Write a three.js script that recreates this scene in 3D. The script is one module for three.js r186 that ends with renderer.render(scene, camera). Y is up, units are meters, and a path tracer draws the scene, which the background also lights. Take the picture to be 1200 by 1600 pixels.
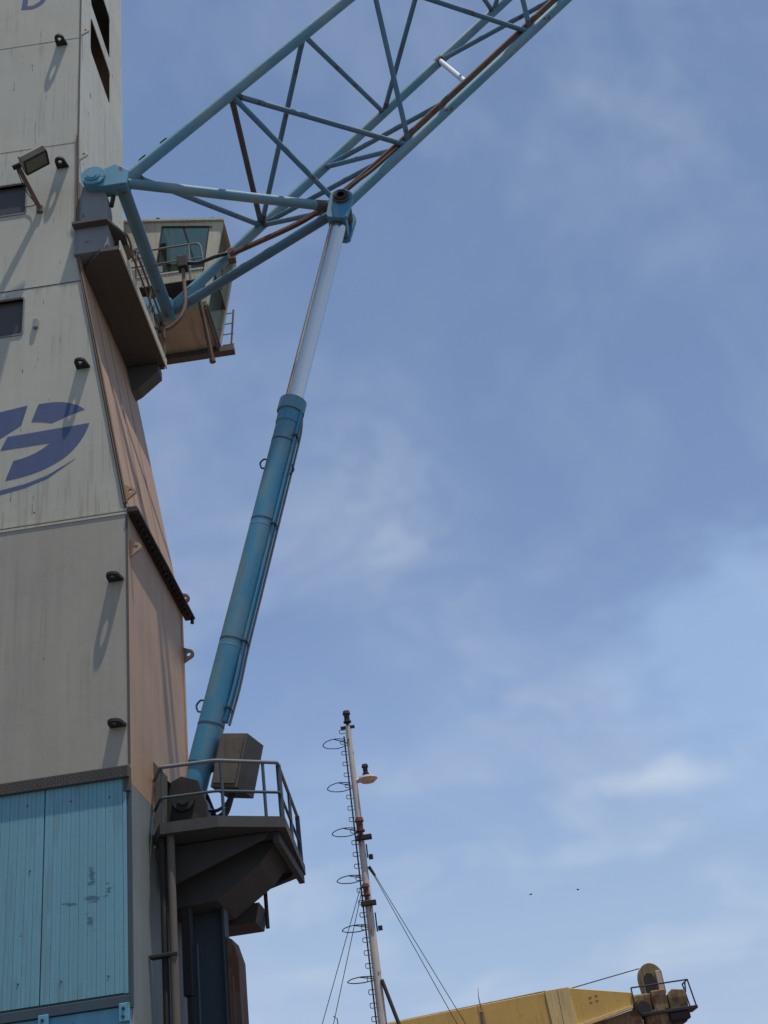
import * as THREE from 'three';
import { mergeGeometries } from 'three/addons/utils/BufferGeometryUtils.js';
import { RoundedBoxGeometry } from 'three/addons/geometries/RoundedBoxGeometry.js';

/* ---------- camera, sky, sun, exposure ---------- */
const V = (x, y, z) => new THREE.Vector3(x, y, z);
const scene = new THREE.Scene();
const camera = new THREE.PerspectiveCamera(2 * Math.atan(800 / 1750) * 180 / Math.PI, 3 / 4, 0.1, 4000);
camera.position.set(0, 1.6, 0);
camera.up.set(0.14885, 0.84851, 0.50782);
camera.lookAt(0, 1.6 + 0.51354, -0.85806);
scene.add(camera);

const renderer = new THREE.WebGLRenderer({ antialias: true });
renderer.toneMapping = THREE.LinearToneMapping;
renderer.toneMappingExposure = 1.0;
renderer.shadowMap.enabled = true;
renderer.shadowMap.type = THREE.PCFSoftShadowMap;

// value noise
const H = (x, y, s) => { let h = (x * 374761393 + y * 668265263 + s * 1442695041) | 0; h = Math.imul(h ^ (h >>> 13), 1274126177); h ^= h >>> 16; return (h >>> 0) / 4294967295; };
const mod = (a, n) => ((a % n) + n) % n;
function vn(x, y, s, px = 1e6, py = 1e6) {
  const xi = Math.floor(x), yi = Math.floor(y); let fx = x - xi, fy = y - yi;
  fx = fx * fx * (3 - 2 * fx); fy = fy * fy * (3 - 2 * fy);
  const x0 = mod(xi, px), x1 = mod(xi + 1, px), y0 = mod(yi, py), y1 = mod(yi + 1, py);
  const a = H(x0, y0, s), b = H(x1, y0, s), c = H(x0, y1, s), d = H(x1, y1, s);
  return a + (b - a) * fx + (c - a) * fy + (a - b - c + d) * fx * fy;
}
function fbm(x, y, s, o = 4, px = 1e6, py = 1e6) { let v = 0, a = 0.5, n = 0; for (let i = 0; i < o; i++) { v += a * vn(x, y, s + i * 17, px, py); n += a; a *= 0.5; x *= 2; y *= 2; px *= 2; py *= 2; } return v / n; }
const sst = (a, b, x) => { const t = Math.min(1, Math.max(0, (x - a) / (b - a))); return t * t * (3 - 2 * t); };
const lin = c => { c /= 255; return c <= 0.04045 ? c / 12.92 : ((c + 0.055) / 1.055) ** 2.4; };
const L = (r, g, b) => [lin(r), lin(g), lin(b)];
const mix3 = (a, b, t) => [a[0] + (b[0] - a[0]) * t, a[1] + (b[1] - a[1]) * t, a[2] + (b[2] - a[2]) * t];

const SUN = V(0.21, 1, 0.175).normalize();
{
  const W = 2048, Hh = 1024, d = new Float32Array(W * Hh * 4);
  const stops = [[-90, L(126, 143, 166)], [-4, L(165, 184, 207)], [4, L(171, 192, 220)], [10, L(160, 185, 218)], [18, L(138, 165, 207)], [28, L(122, 148, 191)], [40, L(114, 140, 182)], [56, L(109, 134, 176)], [90, L(101, 124, 168)]];
  const white = L(206, 218, 232);
  for (let j = 0; j < Hh; j++) {
    const el = ((j + 0.5) / Hh - 0.5) * 180, e = el * Math.PI / 180, dy = Math.sin(e);
    let k = 0; while (k < stops.length - 2 && el > stops[k + 1][0]) k++;
    const base = mix3(stops[k][1], stops[k + 1][1], Math.min(1, Math.max(0, (el - stops[k][0]) / (stops[k + 1][0] - stops[k][0]))));
    for (let i = 0; i < W; i++) {
      const ph = ((i + 0.5) / W - 0.5) * 2 * Math.PI, dx = Math.cos(e) * Math.cos(ph), dz = Math.cos(e) * Math.sin(ph);
      let c = base;
      if (el > -3) {
        const q = Math.max(dy, 0) + 0.13, X = dx / q, Z = dz / q;
        const wx = fbm(X * 1.1 + 7, Z * 1.1, 11, 4) - 0.5, wz = fbm(X * 1.1, Z * 1.1 + 9, 23, 4) - 0.5;
        // thin high veil in torn streaks
        const veil = fbm(X * 1.25 + wx * 1.8 + 3.1, Z * 0.8 + wz * 1.8, 31, 6);
        const wisp = fbm(X * 4.2 + wx * 5, Z * 2.4 + wz * 5 + 4, 47, 6);
        const big = fbm(X * 0.55 + 2.3, Z * 0.5 + 1.2, 5, 3);
        let a = 0.30 * sst(0.46, 0.78, veil) * (0.45 + 0.9 * wisp) + 0.17 * sst(0.5, 0.8, wisp) * sst(0.42, 0.62, big);
        a += 0.10 * sst(0.45, 0.7, big);
        // low broken bank
        const az = Math.atan2(dx, -dz) * 180 / Math.PI;
        const lowN = fbm(az * 0.16 + wx * 2, el * 0.42 + wz * 2, 71, 5);
        a += 0.30 * sst(0.46, 0.74, lowN) * sst(21, 12, el) * sst(-2, 5, el);
        // one lens-shaped cloud and a paler field on the right
        const ln = fbm(az * 0.55, el * 1.3, 83, 4) - 0.5;
        const ex = (az - 12.0) / 3.7, ey = (el - 15.35 + 0.06 * (az - 12)) / 0.95;
        const e2 = Math.hypot((az - 7.5) / 4.5, (el - 12.6) / 0.7); a += 0.2 * sst(1.2, 0.2, e2 + ln * 1.2) * (0.5 + wisp);
        a += 0.44 * sst(1.25, 0.1, Math.hypot(ex, ey) + ln * 0.75) * (0.6 + 0.8 * wisp) * (ey < 0 ? sst(-1.6, 0, ey) : 1);
        const fx = (az - 19.5) / 9.5, fy = (el - 20) / 8;
        const fieldA = 0.30 * sst(1.15, 0.35, Math.hypot(fx, fy) + (wx + wz) * 1.0 + ln * 0.5);
        const fin = fbm(az * 0.62 + wx * 9, el * 0.95 + wz * 9, 103, 6);
        a = a * (0.5 + fin) * (1 - 0.55 * sst(30, 44, el));
        const col = Math.exp(-(((az - 1.5 + 0.25 * (el - 27)) / 4.2) ** 2)) * sst(39, 33, el) * sst(15, 23, el); a += 0.08 * col * sst(0.3, 0.7, fin) + 0.06 * col;
        const mo = fbm(az * 0.19 + wx * 3 + 5, el * 0.26 + wz * 3, 97, 6); a += 0.34 * Math.max(0, mo - 0.47) * (0.5 + wisp);
        c = mix3(mix3(base, L(160, 188, 226), Math.min(0.9, fieldA * 2.2)), white, Math.min(0.85, a));
      }
      const o = (j * W + i) * 4; d[o] = c[0]; d[o + 1] = c[1]; d[o + 2] = c[2]; d[o + 3] = 1;
    }
  }
  const t = new THREE.DataTexture(d, W, Hh, THREE.RGBAFormat, THREE.FloatType);
  t.mapping = THREE.EquirectangularReflectionMapping; t.magFilter = t.minFilter = THREE.LinearFilter; t.wrapS = THREE.RepeatWrapping; t.needsUpdate = true;
  scene.background = t; scene.environment = t;
}
const sun = new THREE.DirectionalLight(new THREE.Color(1.0, 0.935, 0.83), 3.4);
sun.position.copy(SUN).multiplyScalar(80).add(V(-2, 12, -20)); sun.target.position.set(-2, 12, -20);
sun.castShadow = true; sun.shadow.mapSize.set(4096, 4096); sun.shadow.radius = 1.5;
Object.assign(sun.shadow.camera, { left: -40, right: 40, top: 40, bottom: -40, near: 1, far: 200 });
scene.add(sun, sun.target);

/* ---------- helpers ---------- */
let seed = 12345; const rnd = () => { seed = (Math.imul(seed, 1664525) + 1013904223) | 0; return (seed >>> 0) / 4294967296; };
const R = (a, b) => a + (b - a) * rnd();
function tex(w, h, mw, mh, fn, color = true) {          // texture of mw x mh metres
  const d = new Uint8Array(w * h * 4), enc = c => { c = Math.min(1, Math.max(0, c)); return 255 * (c <= 0.0031308 ? c * 12.92 : 1.055 * c ** (1 / 2.4) - 0.055); };
  for (let j = 0; j < h; j++) for (let i = 0; i < w; i++) {
    const c = fn((i + 0.5) / w * mw, (j + 0.5) / h * mh), o = (j * w + i) * 4;
    if (color) { d[o] = enc(c[0]); d[o + 1] = enc(c[1]); d[o + 2] = enc(c[2]); } else d[o] = d[o + 1] = d[o + 2] = Math.min(255, Math.max(0, c * 255));
    d[o + 3] = 255;
  }
  const t = new THREE.DataTexture(d, w, h); t.wrapS = t.wrapT = THREE.RepeatWrapping; t.magFilter = THREE.LinearFilter; t.minFilter = THREE.LinearMipmapLinearFilter; t.generateMipmaps = true;
  t.repeat.set(1 / mw, 1 / mh); if (color) t.colorSpace = THREE.SRGBColorSpace; t.needsUpdate = true; return t;
}
// weathered paint: base colour, vertical streaks, blotches, chips down to rust, grime
function paintTex(o) {
  const { base, mw = 4, mh = 4, px = 512, s = 1, streak = 0.1, blotch = 0.1, grime = 0.2, grimeC = [0.16, 0.13, 0.1], rust = -0.08, rustC = [0.13, 0.055, 0.028], chip = 0.02, fade = null, fadeA = 0 } = o;
  return tex(px, px, mw, mh, (x, y) => {
    const st = fbm(x * 9, y * 0.5, s, 4, 9 * mw, mh / 2) - 0.5;
    const st2 = fbm(x * 24, y * 0.75, s + 3, 3, 24 * mw, 0.75 * mh);
    const bl = fbm(x * 1.5, y * 1.5, s + 5, 5, 1.5 * mw, 1.5 * mh) - 0.5;
    const fi = vn(x * 40, y * 40, s + 9, 40 * mw, 40 * mh) - 0.5;
    let c = base.map(v => v * (1 + streak * 2 * st + blotch * 2 * bl + 0.05 * fi));
    if (fade) c = mix3(c, fade, fadeA * sst(0.42, 0.66, fbm(x * 2, y * 1, s + 21, 5, 2 * mw, mh)));
    c = mix3(c, grimeC, grime * sst(0.5, 0.8, st2) * sst(0.35, 0.65, fbm(x * 1, y * 1, s + 31, 4, mw, mh)));
    const r = fbm(x * 3, y * 3, s + 41, 6, 3 * mw, 3 * mh);
    c = mix3(c, rustC, sst(0.68 - rust, 0.76 - rust, r) * 0.9);
    const ch = vn(x * 38, y * 3.5, s + 51, 38 * mw, 3.5 * mh);
    c = mix3(c, rustC.map(v => v * 0.6), sst(0.985 - chip, 0.993 - chip, ch));
    return c;
  });
}
const bumpPlate = tex(512, 512, 4, 4, (x, y) => 0.6 * fbm(x * 1, y * 1, 201, 2, 4, 4) + 0.3 * fbm(x * 5, y * 5, 211, 4, 20, 20) + 0.03 * vn(x * 60, y * 60, 221, 240, 240), false);
const bumpFine = tex(256, 256, 1, 1, (x, y) => fbm(x * 12, y * 12, 231, 4, 12, 12), false);
const M = (map, rough = 0.6, extra = {}) => new THREE.MeshStandardMaterial({ map, roughness: rough, bumpMap: bumpFine, bumpScale: 0.0015, ...extra });
const flat = (r, g, b, rough = 0.6, extra = {}) => new THREE.MeshStandardMaterial({ color: new THREE.Color().setRGB(r, g, b), roughness: rough, bumpMap: bumpFine, bumpScale: 0.0015, ...extra });
const plate = (o, rough = 0.62) => new THREE.MeshStandardMaterial({ map: paintTex(o), roughness: rough, bumpMap: bumpPlate, bumpScale: 0.008 });

const MAT = {
  front: (() => {
    const marks = [[-6.22, 21.5, 0.012, 0.75], [-6.2, 24.95, 0.012, 0.45], [-6.36, 24.0, 0.016, 0.26], [-5.78, 25.15, 0.02, 0.09], [-6.02, 22.9, 0.012, 0.2], [-6.75, 23.4, 0.014, 0.3], [-5.96, 12.15, 0.01, 0.4], [-6.35, 12.5, 0.012, 0.25], [-5.9, 16.9, 0.014, 0.16], [-5.55, 15.9, 0.016, 0.12], [-6.25, 15.3, 0.02, 0.1], [-5.45, 18.6, 0.012, 0.22], [-5.75, 19.1, 0.012, 0.14]];
    const base = [0.45, 0.43, 0.342], t = tex(640, 2048, 5, 20, (x, y) => {
      const X = x - 9.2, Y = y + 7, st = fbm(x * 8, y * 0.35, 1, 4) - 0.5, bl = fbm(x * 1.1, y * 0.9, 6, 5) - 0.5, fi = vn(x * 50, y * 50, 9) - 0.5;
      let c = base.map(v => v * (1 + 0.1 * st + 0.16 * bl + 0.05 * fi));
      const patch = sst(0.54, 0.56, fbm(x * 0.55 + 3, y * 0.4, 14, 2)); c = mix3(c, [0.465, 0.45, 0.375], 0.5 * patch);           // touched-up areas
      const run = fbm(x * 22, y * 0.5, 21, 4);
      c = mix3(c, [0.27, 0.235, 0.17], 0.38 * sst(0.52, 0.74, run) * sst(0.44, 0.66, fbm(x * 0.9, y * 0.8, 25, 4)));                // dirt runs
      for (const sy of [11.95, 17.4, 21.42, 24.95]) { const d = sy > 12 ? sy - Y : Y - sy; if (d > 0 && d < 1.1) c = mix3(c, sy > 12 ? [0.3, 0.25, 0.17] : [0.3, 0.2, 0.12], 0.42 * sst(0.5 + 0.3 * d, 0.66 + 0.3 * d, fbm(x * 15 + sy, y * 0.9, 33, 4))); }  // rust runs at the seams
      for (const [mx, my, w, h] of marks) { const dx = (X - mx + 0.03 * (fbm(y * 4, mx, 41, 2) - 0.5)) / w, dy = (Y - my) / h; if (dy > 0 && dy < 1 && Math.abs(dx) < 2) c = mix3(c, [0.05, 0.045, 0.04], 0.85 * sst(1.1, 0.5, Math.abs(dx) + 0.8 * vn(y * 30, x * 9, 45))); }
      c = mix3(c, [0.09, 0.06, 0.045], sst(0.982, 0.99, vn(x * 38, y * 5, 52)));
      return c;
    }); t.offset.set(9.2 / 5, -7 / 20);
    return new THREE.MeshStandardMaterial({ map: t, roughness: 0.6, bumpMap: bumpPlate, bumpScale: 0.008 });
  })(),
  plainWhite: plate({ base: [0.43, 0.42, 0.35], s: 1, streak: 0.05, blotch: 0.07, grime: 0.35, grimeC: [0.25, 0.235, 0.19], rust: -0.2, chip: 0.009 }),
  frontLow: plate({ base: [0.35, 0.315, 0.252], s: 77, streak: 0.08, blotch: 0.07, grime: 0.3, grimeC: [0.21, 0.175, 0.13], rust: -0.2, chip: 0.001 }),
  sideUp: plate({ base: [0.57, 0.55, 0.46], s: 131, streak: 0.1, blotch: 0.06, grime: 0.5, grimeC: [0.3, 0.25, 0.19], rust: -0.1, chip: 0.012 }),
  tan: plate({ base: [0.42, 0.27, 0.168], s: 161, streak: 0.1, blotch: 0.12, grime: 0.4, grimeC: [0.24, 0.15, 0.095], rust: -0.12, chip: 0.001 }),
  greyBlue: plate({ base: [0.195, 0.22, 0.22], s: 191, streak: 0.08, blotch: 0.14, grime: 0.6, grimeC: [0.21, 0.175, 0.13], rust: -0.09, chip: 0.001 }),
  boom: M(paintTex({ base: [0.125, 0.30, 0.40], mw: 1, mh: 4, s: 221, streak: 0.06, blotch: 0.14, grime: 0.35, grimeC: [0.14, 0.15, 0.14], rust: -0.05, chip: 0.004, fade: [0.24, 0.35, 0.375], fadeA: 0.75 }), 0.66),
  brace: M(paintTex({ base: [0.088, 0.215, 0.315], mw: 1, mh: 4, s: 251, streak: 0.08, blotch: 0.16, grime: 0.4, grimeC: [0.1, 0.1, 0.1], rust: -0.03, chip: 0.008, fade: [0.15, 0.23, 0.27], fadeA: 0.5 }), 0.68),
  braceRust: M(paintTex({ base: [0.10, 0.085, 0.08], mw: 1, mh: 4, s: 281, rust: 0.05, fade: [0.085, 0.16, 0.22], fadeA: 0.9 }), 0.75),
  barrel: M(paintTex({ base: [0.055, 0.25, 0.40], mw: 1.6, mh: 4, s: 311, streak: 0.05, blotch: 0.12, grime: 0.5, grimeC: [0.12, 0.15, 0.16], rust: -0.12, chip: 0.001, fade: [0.16, 0.27, 0.30], fadeA: 0.6 }), 0.5),
  hinge: M(paintTex({ base: [0.12, 0.33, 0.445], mw: 2, mh: 2, s: 341, rust: -0.03, chip: 0.008 }), 0.6),
  steel: M(paintTex({ base: [0.24, 0.245, 0.245], mw: 2, mh: 2, s: 371, rust: -0.08, grime: 0.5 }), 0.7),
  dark: M(paintTex({ base: [0.02, 0.019, 0.02], mw: 2, mh: 2, s: 401, rust: -0.02, rustC: [0.06, 0.035, 0.025], grime: 0.4, grimeC: [0.06, 0.05, 0.04] }), 0.75),
  platformShadePaint: M(paintTex({ base: [0.06, 0.057, 0.054], mw: 2, mh: 2, s: 407, rust: -0.04, rustC: [0.07, 0.042, 0.03], grime: 0.5, grimeC: [0.035, 0.03, 0.026] }), 0.8),  // grey paint set darker overall, so the underside's shade is partly in the colour
  lampPaint: M(paintTex({ base: [0.24, 0.205, 0.155], mw: 1, mh: 1, s: 443, rust: -0.03, grime: 0.5 }), 0.75),
  boxPaint: M(paintTex({ base: [0.125, 0.105, 0.085], mw: 2, mh: 2, s: 437, rust: -0.1, grime: 0.5, grimeC: [0.08, 0.065, 0.05] }), 0.75),
  under: M(paintTex({ base: [0.098, 0.09, 0.08], mw: 2, mh: 2, s: 431, rust: -0.1, grime: 0.5, grimeC: [0.09, 0.075, 0.06] }), 0.75),
  trim: M(paintTex({ base: [0.085, 0.075, 0.065], mw: 2, mh: 2, s: 461, rust: -0.08, blotch: 0.3 }), 0.85),
  brown: M(paintTex({ base: [0.15, 0.105, 0.075], mw: 2, mh: 2, s: 491, rust: 0.02, blotch: 0.25 }), 0.8),
  rustRail: M(paintTex({ base: [0.15, 0.085, 0.06], mw: 1, mh: 4, s: 521, rust: 0.12, blotch: 0.3, streak: 0.2 }), 0.85),
  rail: flat(0.15, 0.16, 0.165, 0.6, {}),
  railBlue: M(paintTex({ base: [0.045, 0.07, 0.088], mw: 1, mh: 2, s: 551, rust: -0.02 }), 0.7),
  rod: new THREE.MeshStandardMaterial({ color: new THREE.Color().setRGB(0.66, 0.635, 0.60), metalness: 1, roughness: 0.2, bumpMap: bumpFine, bumpScale: 0.001 }),
  blackGlass: new THREE.MeshPhysicalMaterial({ color: new THREE.Color().setRGB(0.06, 0.052, 0.047), roughness: 0.4, bumpMap: bumpFine, bumpScale: 0.004 }),
  print: M(paintTex({ base: [0.07, 0.098, 0.2], mw: 2, mh: 2, s: 581, rust: -0.2, chip: 0.001, blotch: 0.12, streak: 0.08, grime: 0.25, grimeC: [0.17, 0.17, 0.17] }), 0.65),
  cream: M(paintTex({ base: [0.50, 0.465, 0.36], mw: 3, mh: 3, s: 611, rust: -0.1, grime: 0.4, grimeC: [0.3, 0.25, 0.17] }), 0.65),
  tanCab: M(paintTex({ base: [0.45, 0.40, 0.30], mw: 2, mh: 2, s: 641, rust: -0.06, blotch: 0.2, grime: 0.4 }), 0.75),
  glass: new THREE.MeshPhysicalMaterial({ color: new THREE.Color().setRGB(0.64, 0.71, 0.65), transmission: 1, thickness: 0, roughness: 0.05, ior: 1.5 }),
  mast: M(paintTex({ base: [0.56, 0.51, 0.45], mw: 1, mh: 3, s: 671, rust: 0.0, streak: 0.15 }), 0.65),
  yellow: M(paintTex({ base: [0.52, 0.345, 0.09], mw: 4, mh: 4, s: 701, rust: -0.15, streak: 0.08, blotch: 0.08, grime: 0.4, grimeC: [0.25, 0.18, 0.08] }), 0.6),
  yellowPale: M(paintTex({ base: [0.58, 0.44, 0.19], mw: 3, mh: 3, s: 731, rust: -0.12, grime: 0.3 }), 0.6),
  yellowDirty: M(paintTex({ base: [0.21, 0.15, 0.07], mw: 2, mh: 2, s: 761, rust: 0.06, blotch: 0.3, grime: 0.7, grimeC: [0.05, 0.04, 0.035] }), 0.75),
  red: flat(0.13, 0.03, 0.028, 0.7), black: flat(0.02, 0.02, 0.022, 0.7), rubber: flat(0.025, 0.024, 0.024, 0.6),
};

function uvBox(g) {                                       // uv in metres from the dominant face direction
  g = g.index ? g.toNonIndexed() : g; const p = g.attributes.position, n = g.attributes.normal, uv = new Float32Array(p.count * 2);
  for (let i = 0; i < p.count; i += 3) {
    let nx = 0, ny = 0, nz = 0; for (let k = 0; k < 3; k++) { nx += Math.abs(n.getX(i + k)); ny += Math.abs(n.getY(i + k)); nz += Math.abs(n.getZ(i + k)); }
    for (let k = 0; k < 3; k++) { const q = i + k, x = p.getX(q), y = p.getY(q), z = p.getZ(q); const [u, v] = nx >= ny && nx >= nz ? [z, y] : ny >= nz ? [x, z] : [x, y]; uv[2 * q] = u; uv[2 * q + 1] = v; }
  }
  g.setAttribute('uv', new THREE.BufferAttribute(uv, 2)); return g;
}
const box = (x0, x1, y0, y1, z0, z1) => { const g = new THREE.BoxGeometry(Math.abs(x1 - x0), Math.abs(y1 - y0), Math.abs(z1 - z0)); g.translate((x0 + x1) / 2, (y0 + y1) / 2, (z0 + z1) / 2); return uvBox(g); };
const rbox = (x0, x1, y0, y1, z0, z1, r = 0.01) => { const g = new RoundedBoxGeometry(Math.abs(x1 - x0), Math.abs(y1 - y0), Math.abs(z1 - z0), 1, r); g.translate((x0 + x1) / 2, (y0 + y1) / 2, (z0 + z1) / 2); return uvBox(g); };
let tubeK = 0;
function tube(a, b, r, r2 = r, seg = 18, caps = true) {
  const d = b.clone().sub(a), len = d.length(), g = new THREE.CylinderGeometry(r2, r, len, seg, 1, !caps).toNonIndexed(); const off = (tubeK++ * 0.37) % 4, uv = g.attributes.uv;
  for (let i = 0; i < uv.count; i++) uv.setXY(i, uv.getX(i) * 2 * Math.PI * Math.max(r, r2) + off * 0.7, uv.getY(i) * len + off);
  g.applyQuaternion(new THREE.Quaternion().setFromUnitVectors(V(0, 1, 0), d.normalize())); g.translate((a.x + b.x) / 2, (a.y + b.y) / 2, (a.z + b.z) / 2); return g;
}
function polyline(pts, r, rs = 8) { const c = new THREE.CurvePath(); for (let i = 0; i < pts.length - 1; i++) { const a = pts[i].clone(), b = pts[i + 1].clone(), d = b.clone().sub(a), l = d.length(), k = Math.min(0.06, l * 0.3); d.normalize(); if (i) a.addScaledVector(d, k); if (i < pts.length - 2) b.addScaledVector(d, -k); c.add(new THREE.LineCurve3(a, b)); if (i < pts.length - 2) { const e = pts[i + 2].clone().sub(pts[i + 1]), k2 = Math.min(0.06, e.length() * 0.3); c.add(new THREE.QuadraticBezierCurve3(b, pts[i + 1], pts[i + 1].clone().addScaledVector(e.normalize(), k2))); } } const pp = []; for (const q of c.curves) { const n = q.isLineCurve3 ? 1 : 5; for (let m = 0; m < n; m++) pp.push(q.getPoint(m / n)); } pp.push(pts[pts.length - 1].clone()); const o = []; for (let i = 0; i < pp.length - 1; i++) o.push(tube(pp[i], pp[i + 1].clone().addScaledVector(pp[i + 1].clone().sub(pp[i]).normalize(), 0.004), r, r, rs)); return o; }
function curve(pts, r, seg = 24, rs = 8, closed = false) {
  const c = new THREE.CatmullRomCurve3(pts, closed, 'catmullrom', 0.4), g = new THREE.TubeGeometry(c, seg, r, rs, closed).toNonIndexed(), len = c.getLength(), uv = g.attributes.uv;
  for (let i = 0; i < uv.count; i++) uv.setXY(i, uv.getY(i) * 6.28 * r, uv.getX(i) * len); return g;
}
const poly = (pts, holes = []) => { const s = new THREE.Shape(pts.map(p => new THREE.Vector2(...p))); for (const h of holes) s.holes.push(h instanceof THREE.Path ? h : new THREE.Path(h.map(p => new THREE.Vector2(...p)))); return s; };
function rrect(x0, x1, y0, y1, r) { const s = new THREE.Path(); s.moveTo(x0 + r, y0); s.lineTo(x1 - r, y0); s.absarc(x1 - r, y0 + r, r, -Math.PI / 2, 0); s.lineTo(x1, y1 - r); s.absarc(x1 - r, y1 - r, r, 0, Math.PI / 2); s.lineTo(x0 + r, y1); s.absarc(x0 + r, y1 - r, r, Math.PI / 2, Math.PI); s.lineTo(x0, y0 + r); s.absarc(x0 + r, y0 + r, r, Math.PI, 1.5 * Math.PI); return s; }
const ext = (s, depth, bevel = 0) => new THREE.ExtrudeGeometry(s, { depth, bevelEnabled: bevel > 0, bevelSize: bevel, bevelThickness: bevel, bevelSegments: 1, curveSegments: 14 });
// extrusions in world axes: XY outline pushed from z0 towards +z; ZY outline (u=z) from x0 to +x; XZ outline (v=z) from y0 up
const exXY = (s, z0, d, b) => uvBox(ext(s, d, b).translate(0, 0, z0));
const exZY = (s, x0, d, b) => uvBox(ext(s, d, b).applyMatrix4(new THREE.Matrix4().set(0, 0, 1, x0, 0, 1, 0, 0, 1, 0, 0, 0, 0, 0, 0, 1)));
const exXZ = (s, y0, d, b) => uvBox(ext(s, d, b).applyMatrix4(new THREE.Matrix4().set(1, 0, 0, 0, 0, 0, 1, y0, 0, 1, 0, 0, 0, 0, 0, 1)));
function flipFix(g) { const p = g.attributes.position, n = g.attributes.normal, a = V(), b = V(), c = V(), m = V(); for (let i = 0; i < p.count; i += 3) { a.fromBufferAttribute(p, i); b.fromBufferAttribute(p, i + 1); c.fromBufferAttribute(p, i + 2); m.fromBufferAttribute(n, i); if (b.clone().sub(a).cross(c.clone().sub(a)).dot(m) < 0) for (const k of Object.keys(g.attributes)) { const A = g.attributes[k], s = A.itemSize; for (let q = 0; q < s; q++) { const t = A.array[(i + 1) * s + q]; A.array[(i + 1) * s + q] = A.array[(i + 2) * s + q]; A.array[(i + 2) * s + q] = t; } } } return g; }

const used = new Map();
const numbered = n => { const k = used.get(n) || 0; used.set(n, k + 1); return k ? `${n}_${String(k).padStart(3, '0')}` : n; };
const worldBase = new Map();
function thing(name, label, category, [x, y, z] = [0, 0, 0], group) {
  const o = new THREE.Group(); o.name = numbered(name); o.position.set(x, y, z); o.userData = { label, category }; if (group) o.userData.group = group; worldBase.set(o, V(x, y, z)); scene.add(o); return o;
}
function part(name, geos, mat, parent, label) {            // geometry is given in world metres
  geos = (Array.isArray(geos) ? geos : [geos]).map(g => flipFix(g.index ? g.toNonIndexed() : g));
  for (const g of geos) for (const k of Object.keys(g.attributes)) if (!['position', 'normal', 'uv'].includes(k)) g.deleteAttribute(k);
  const g = geos.length > 1 ? mergeGeometries(geos) : geos[0].clone(); const b = worldBase.get(parent) || V(0, 0, 0); g.translate(-b.x, -b.y, -b.z);
  const m = new THREE.Mesh(g, mat); m.name = name; m.castShadow = m.receiveShadow = true; worldBase.set(m, b); parent.add(m); if (label) m.userData.label = label; return m;
}
const stuff = m => { m.userData.kind = 'stuff'; return m; };
function structure(name, geo, mat) { const m = part(name, geo, mat, scene); m.userData.kind = 'structure'; return m; }

/* ---------- setting: quay, water, ship deck (all below the picture) ---------- */
const concrete = M(paintTex({ base: [0.10, 0.097, 0.09], mw: 8, mh: 8, s: 801, streak: 0.02, blotch: 0.3, grime: 0.5, rust: 0 }), 0.9);
structure('quay_ground', box(-400, 400, -1, 0, -25.5, 400), concrete);
structure('harbour_water', box(-1500, 1500, -4, -2, -3000, -25.5), new THREE.MeshStandardMaterial({ color: new THREE.Color().setRGB(0.03, 0.05, 0.055), roughness: 0.15 }));
structure('ship_deck', box(-30, 45, -2.2, 2.6, -58, -27), M(paintTex({ base: [0.2, 0.09, 0.06], mw: 6, mh: 6, s: 811, blotch: 0.2 }), 0.8));

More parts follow.
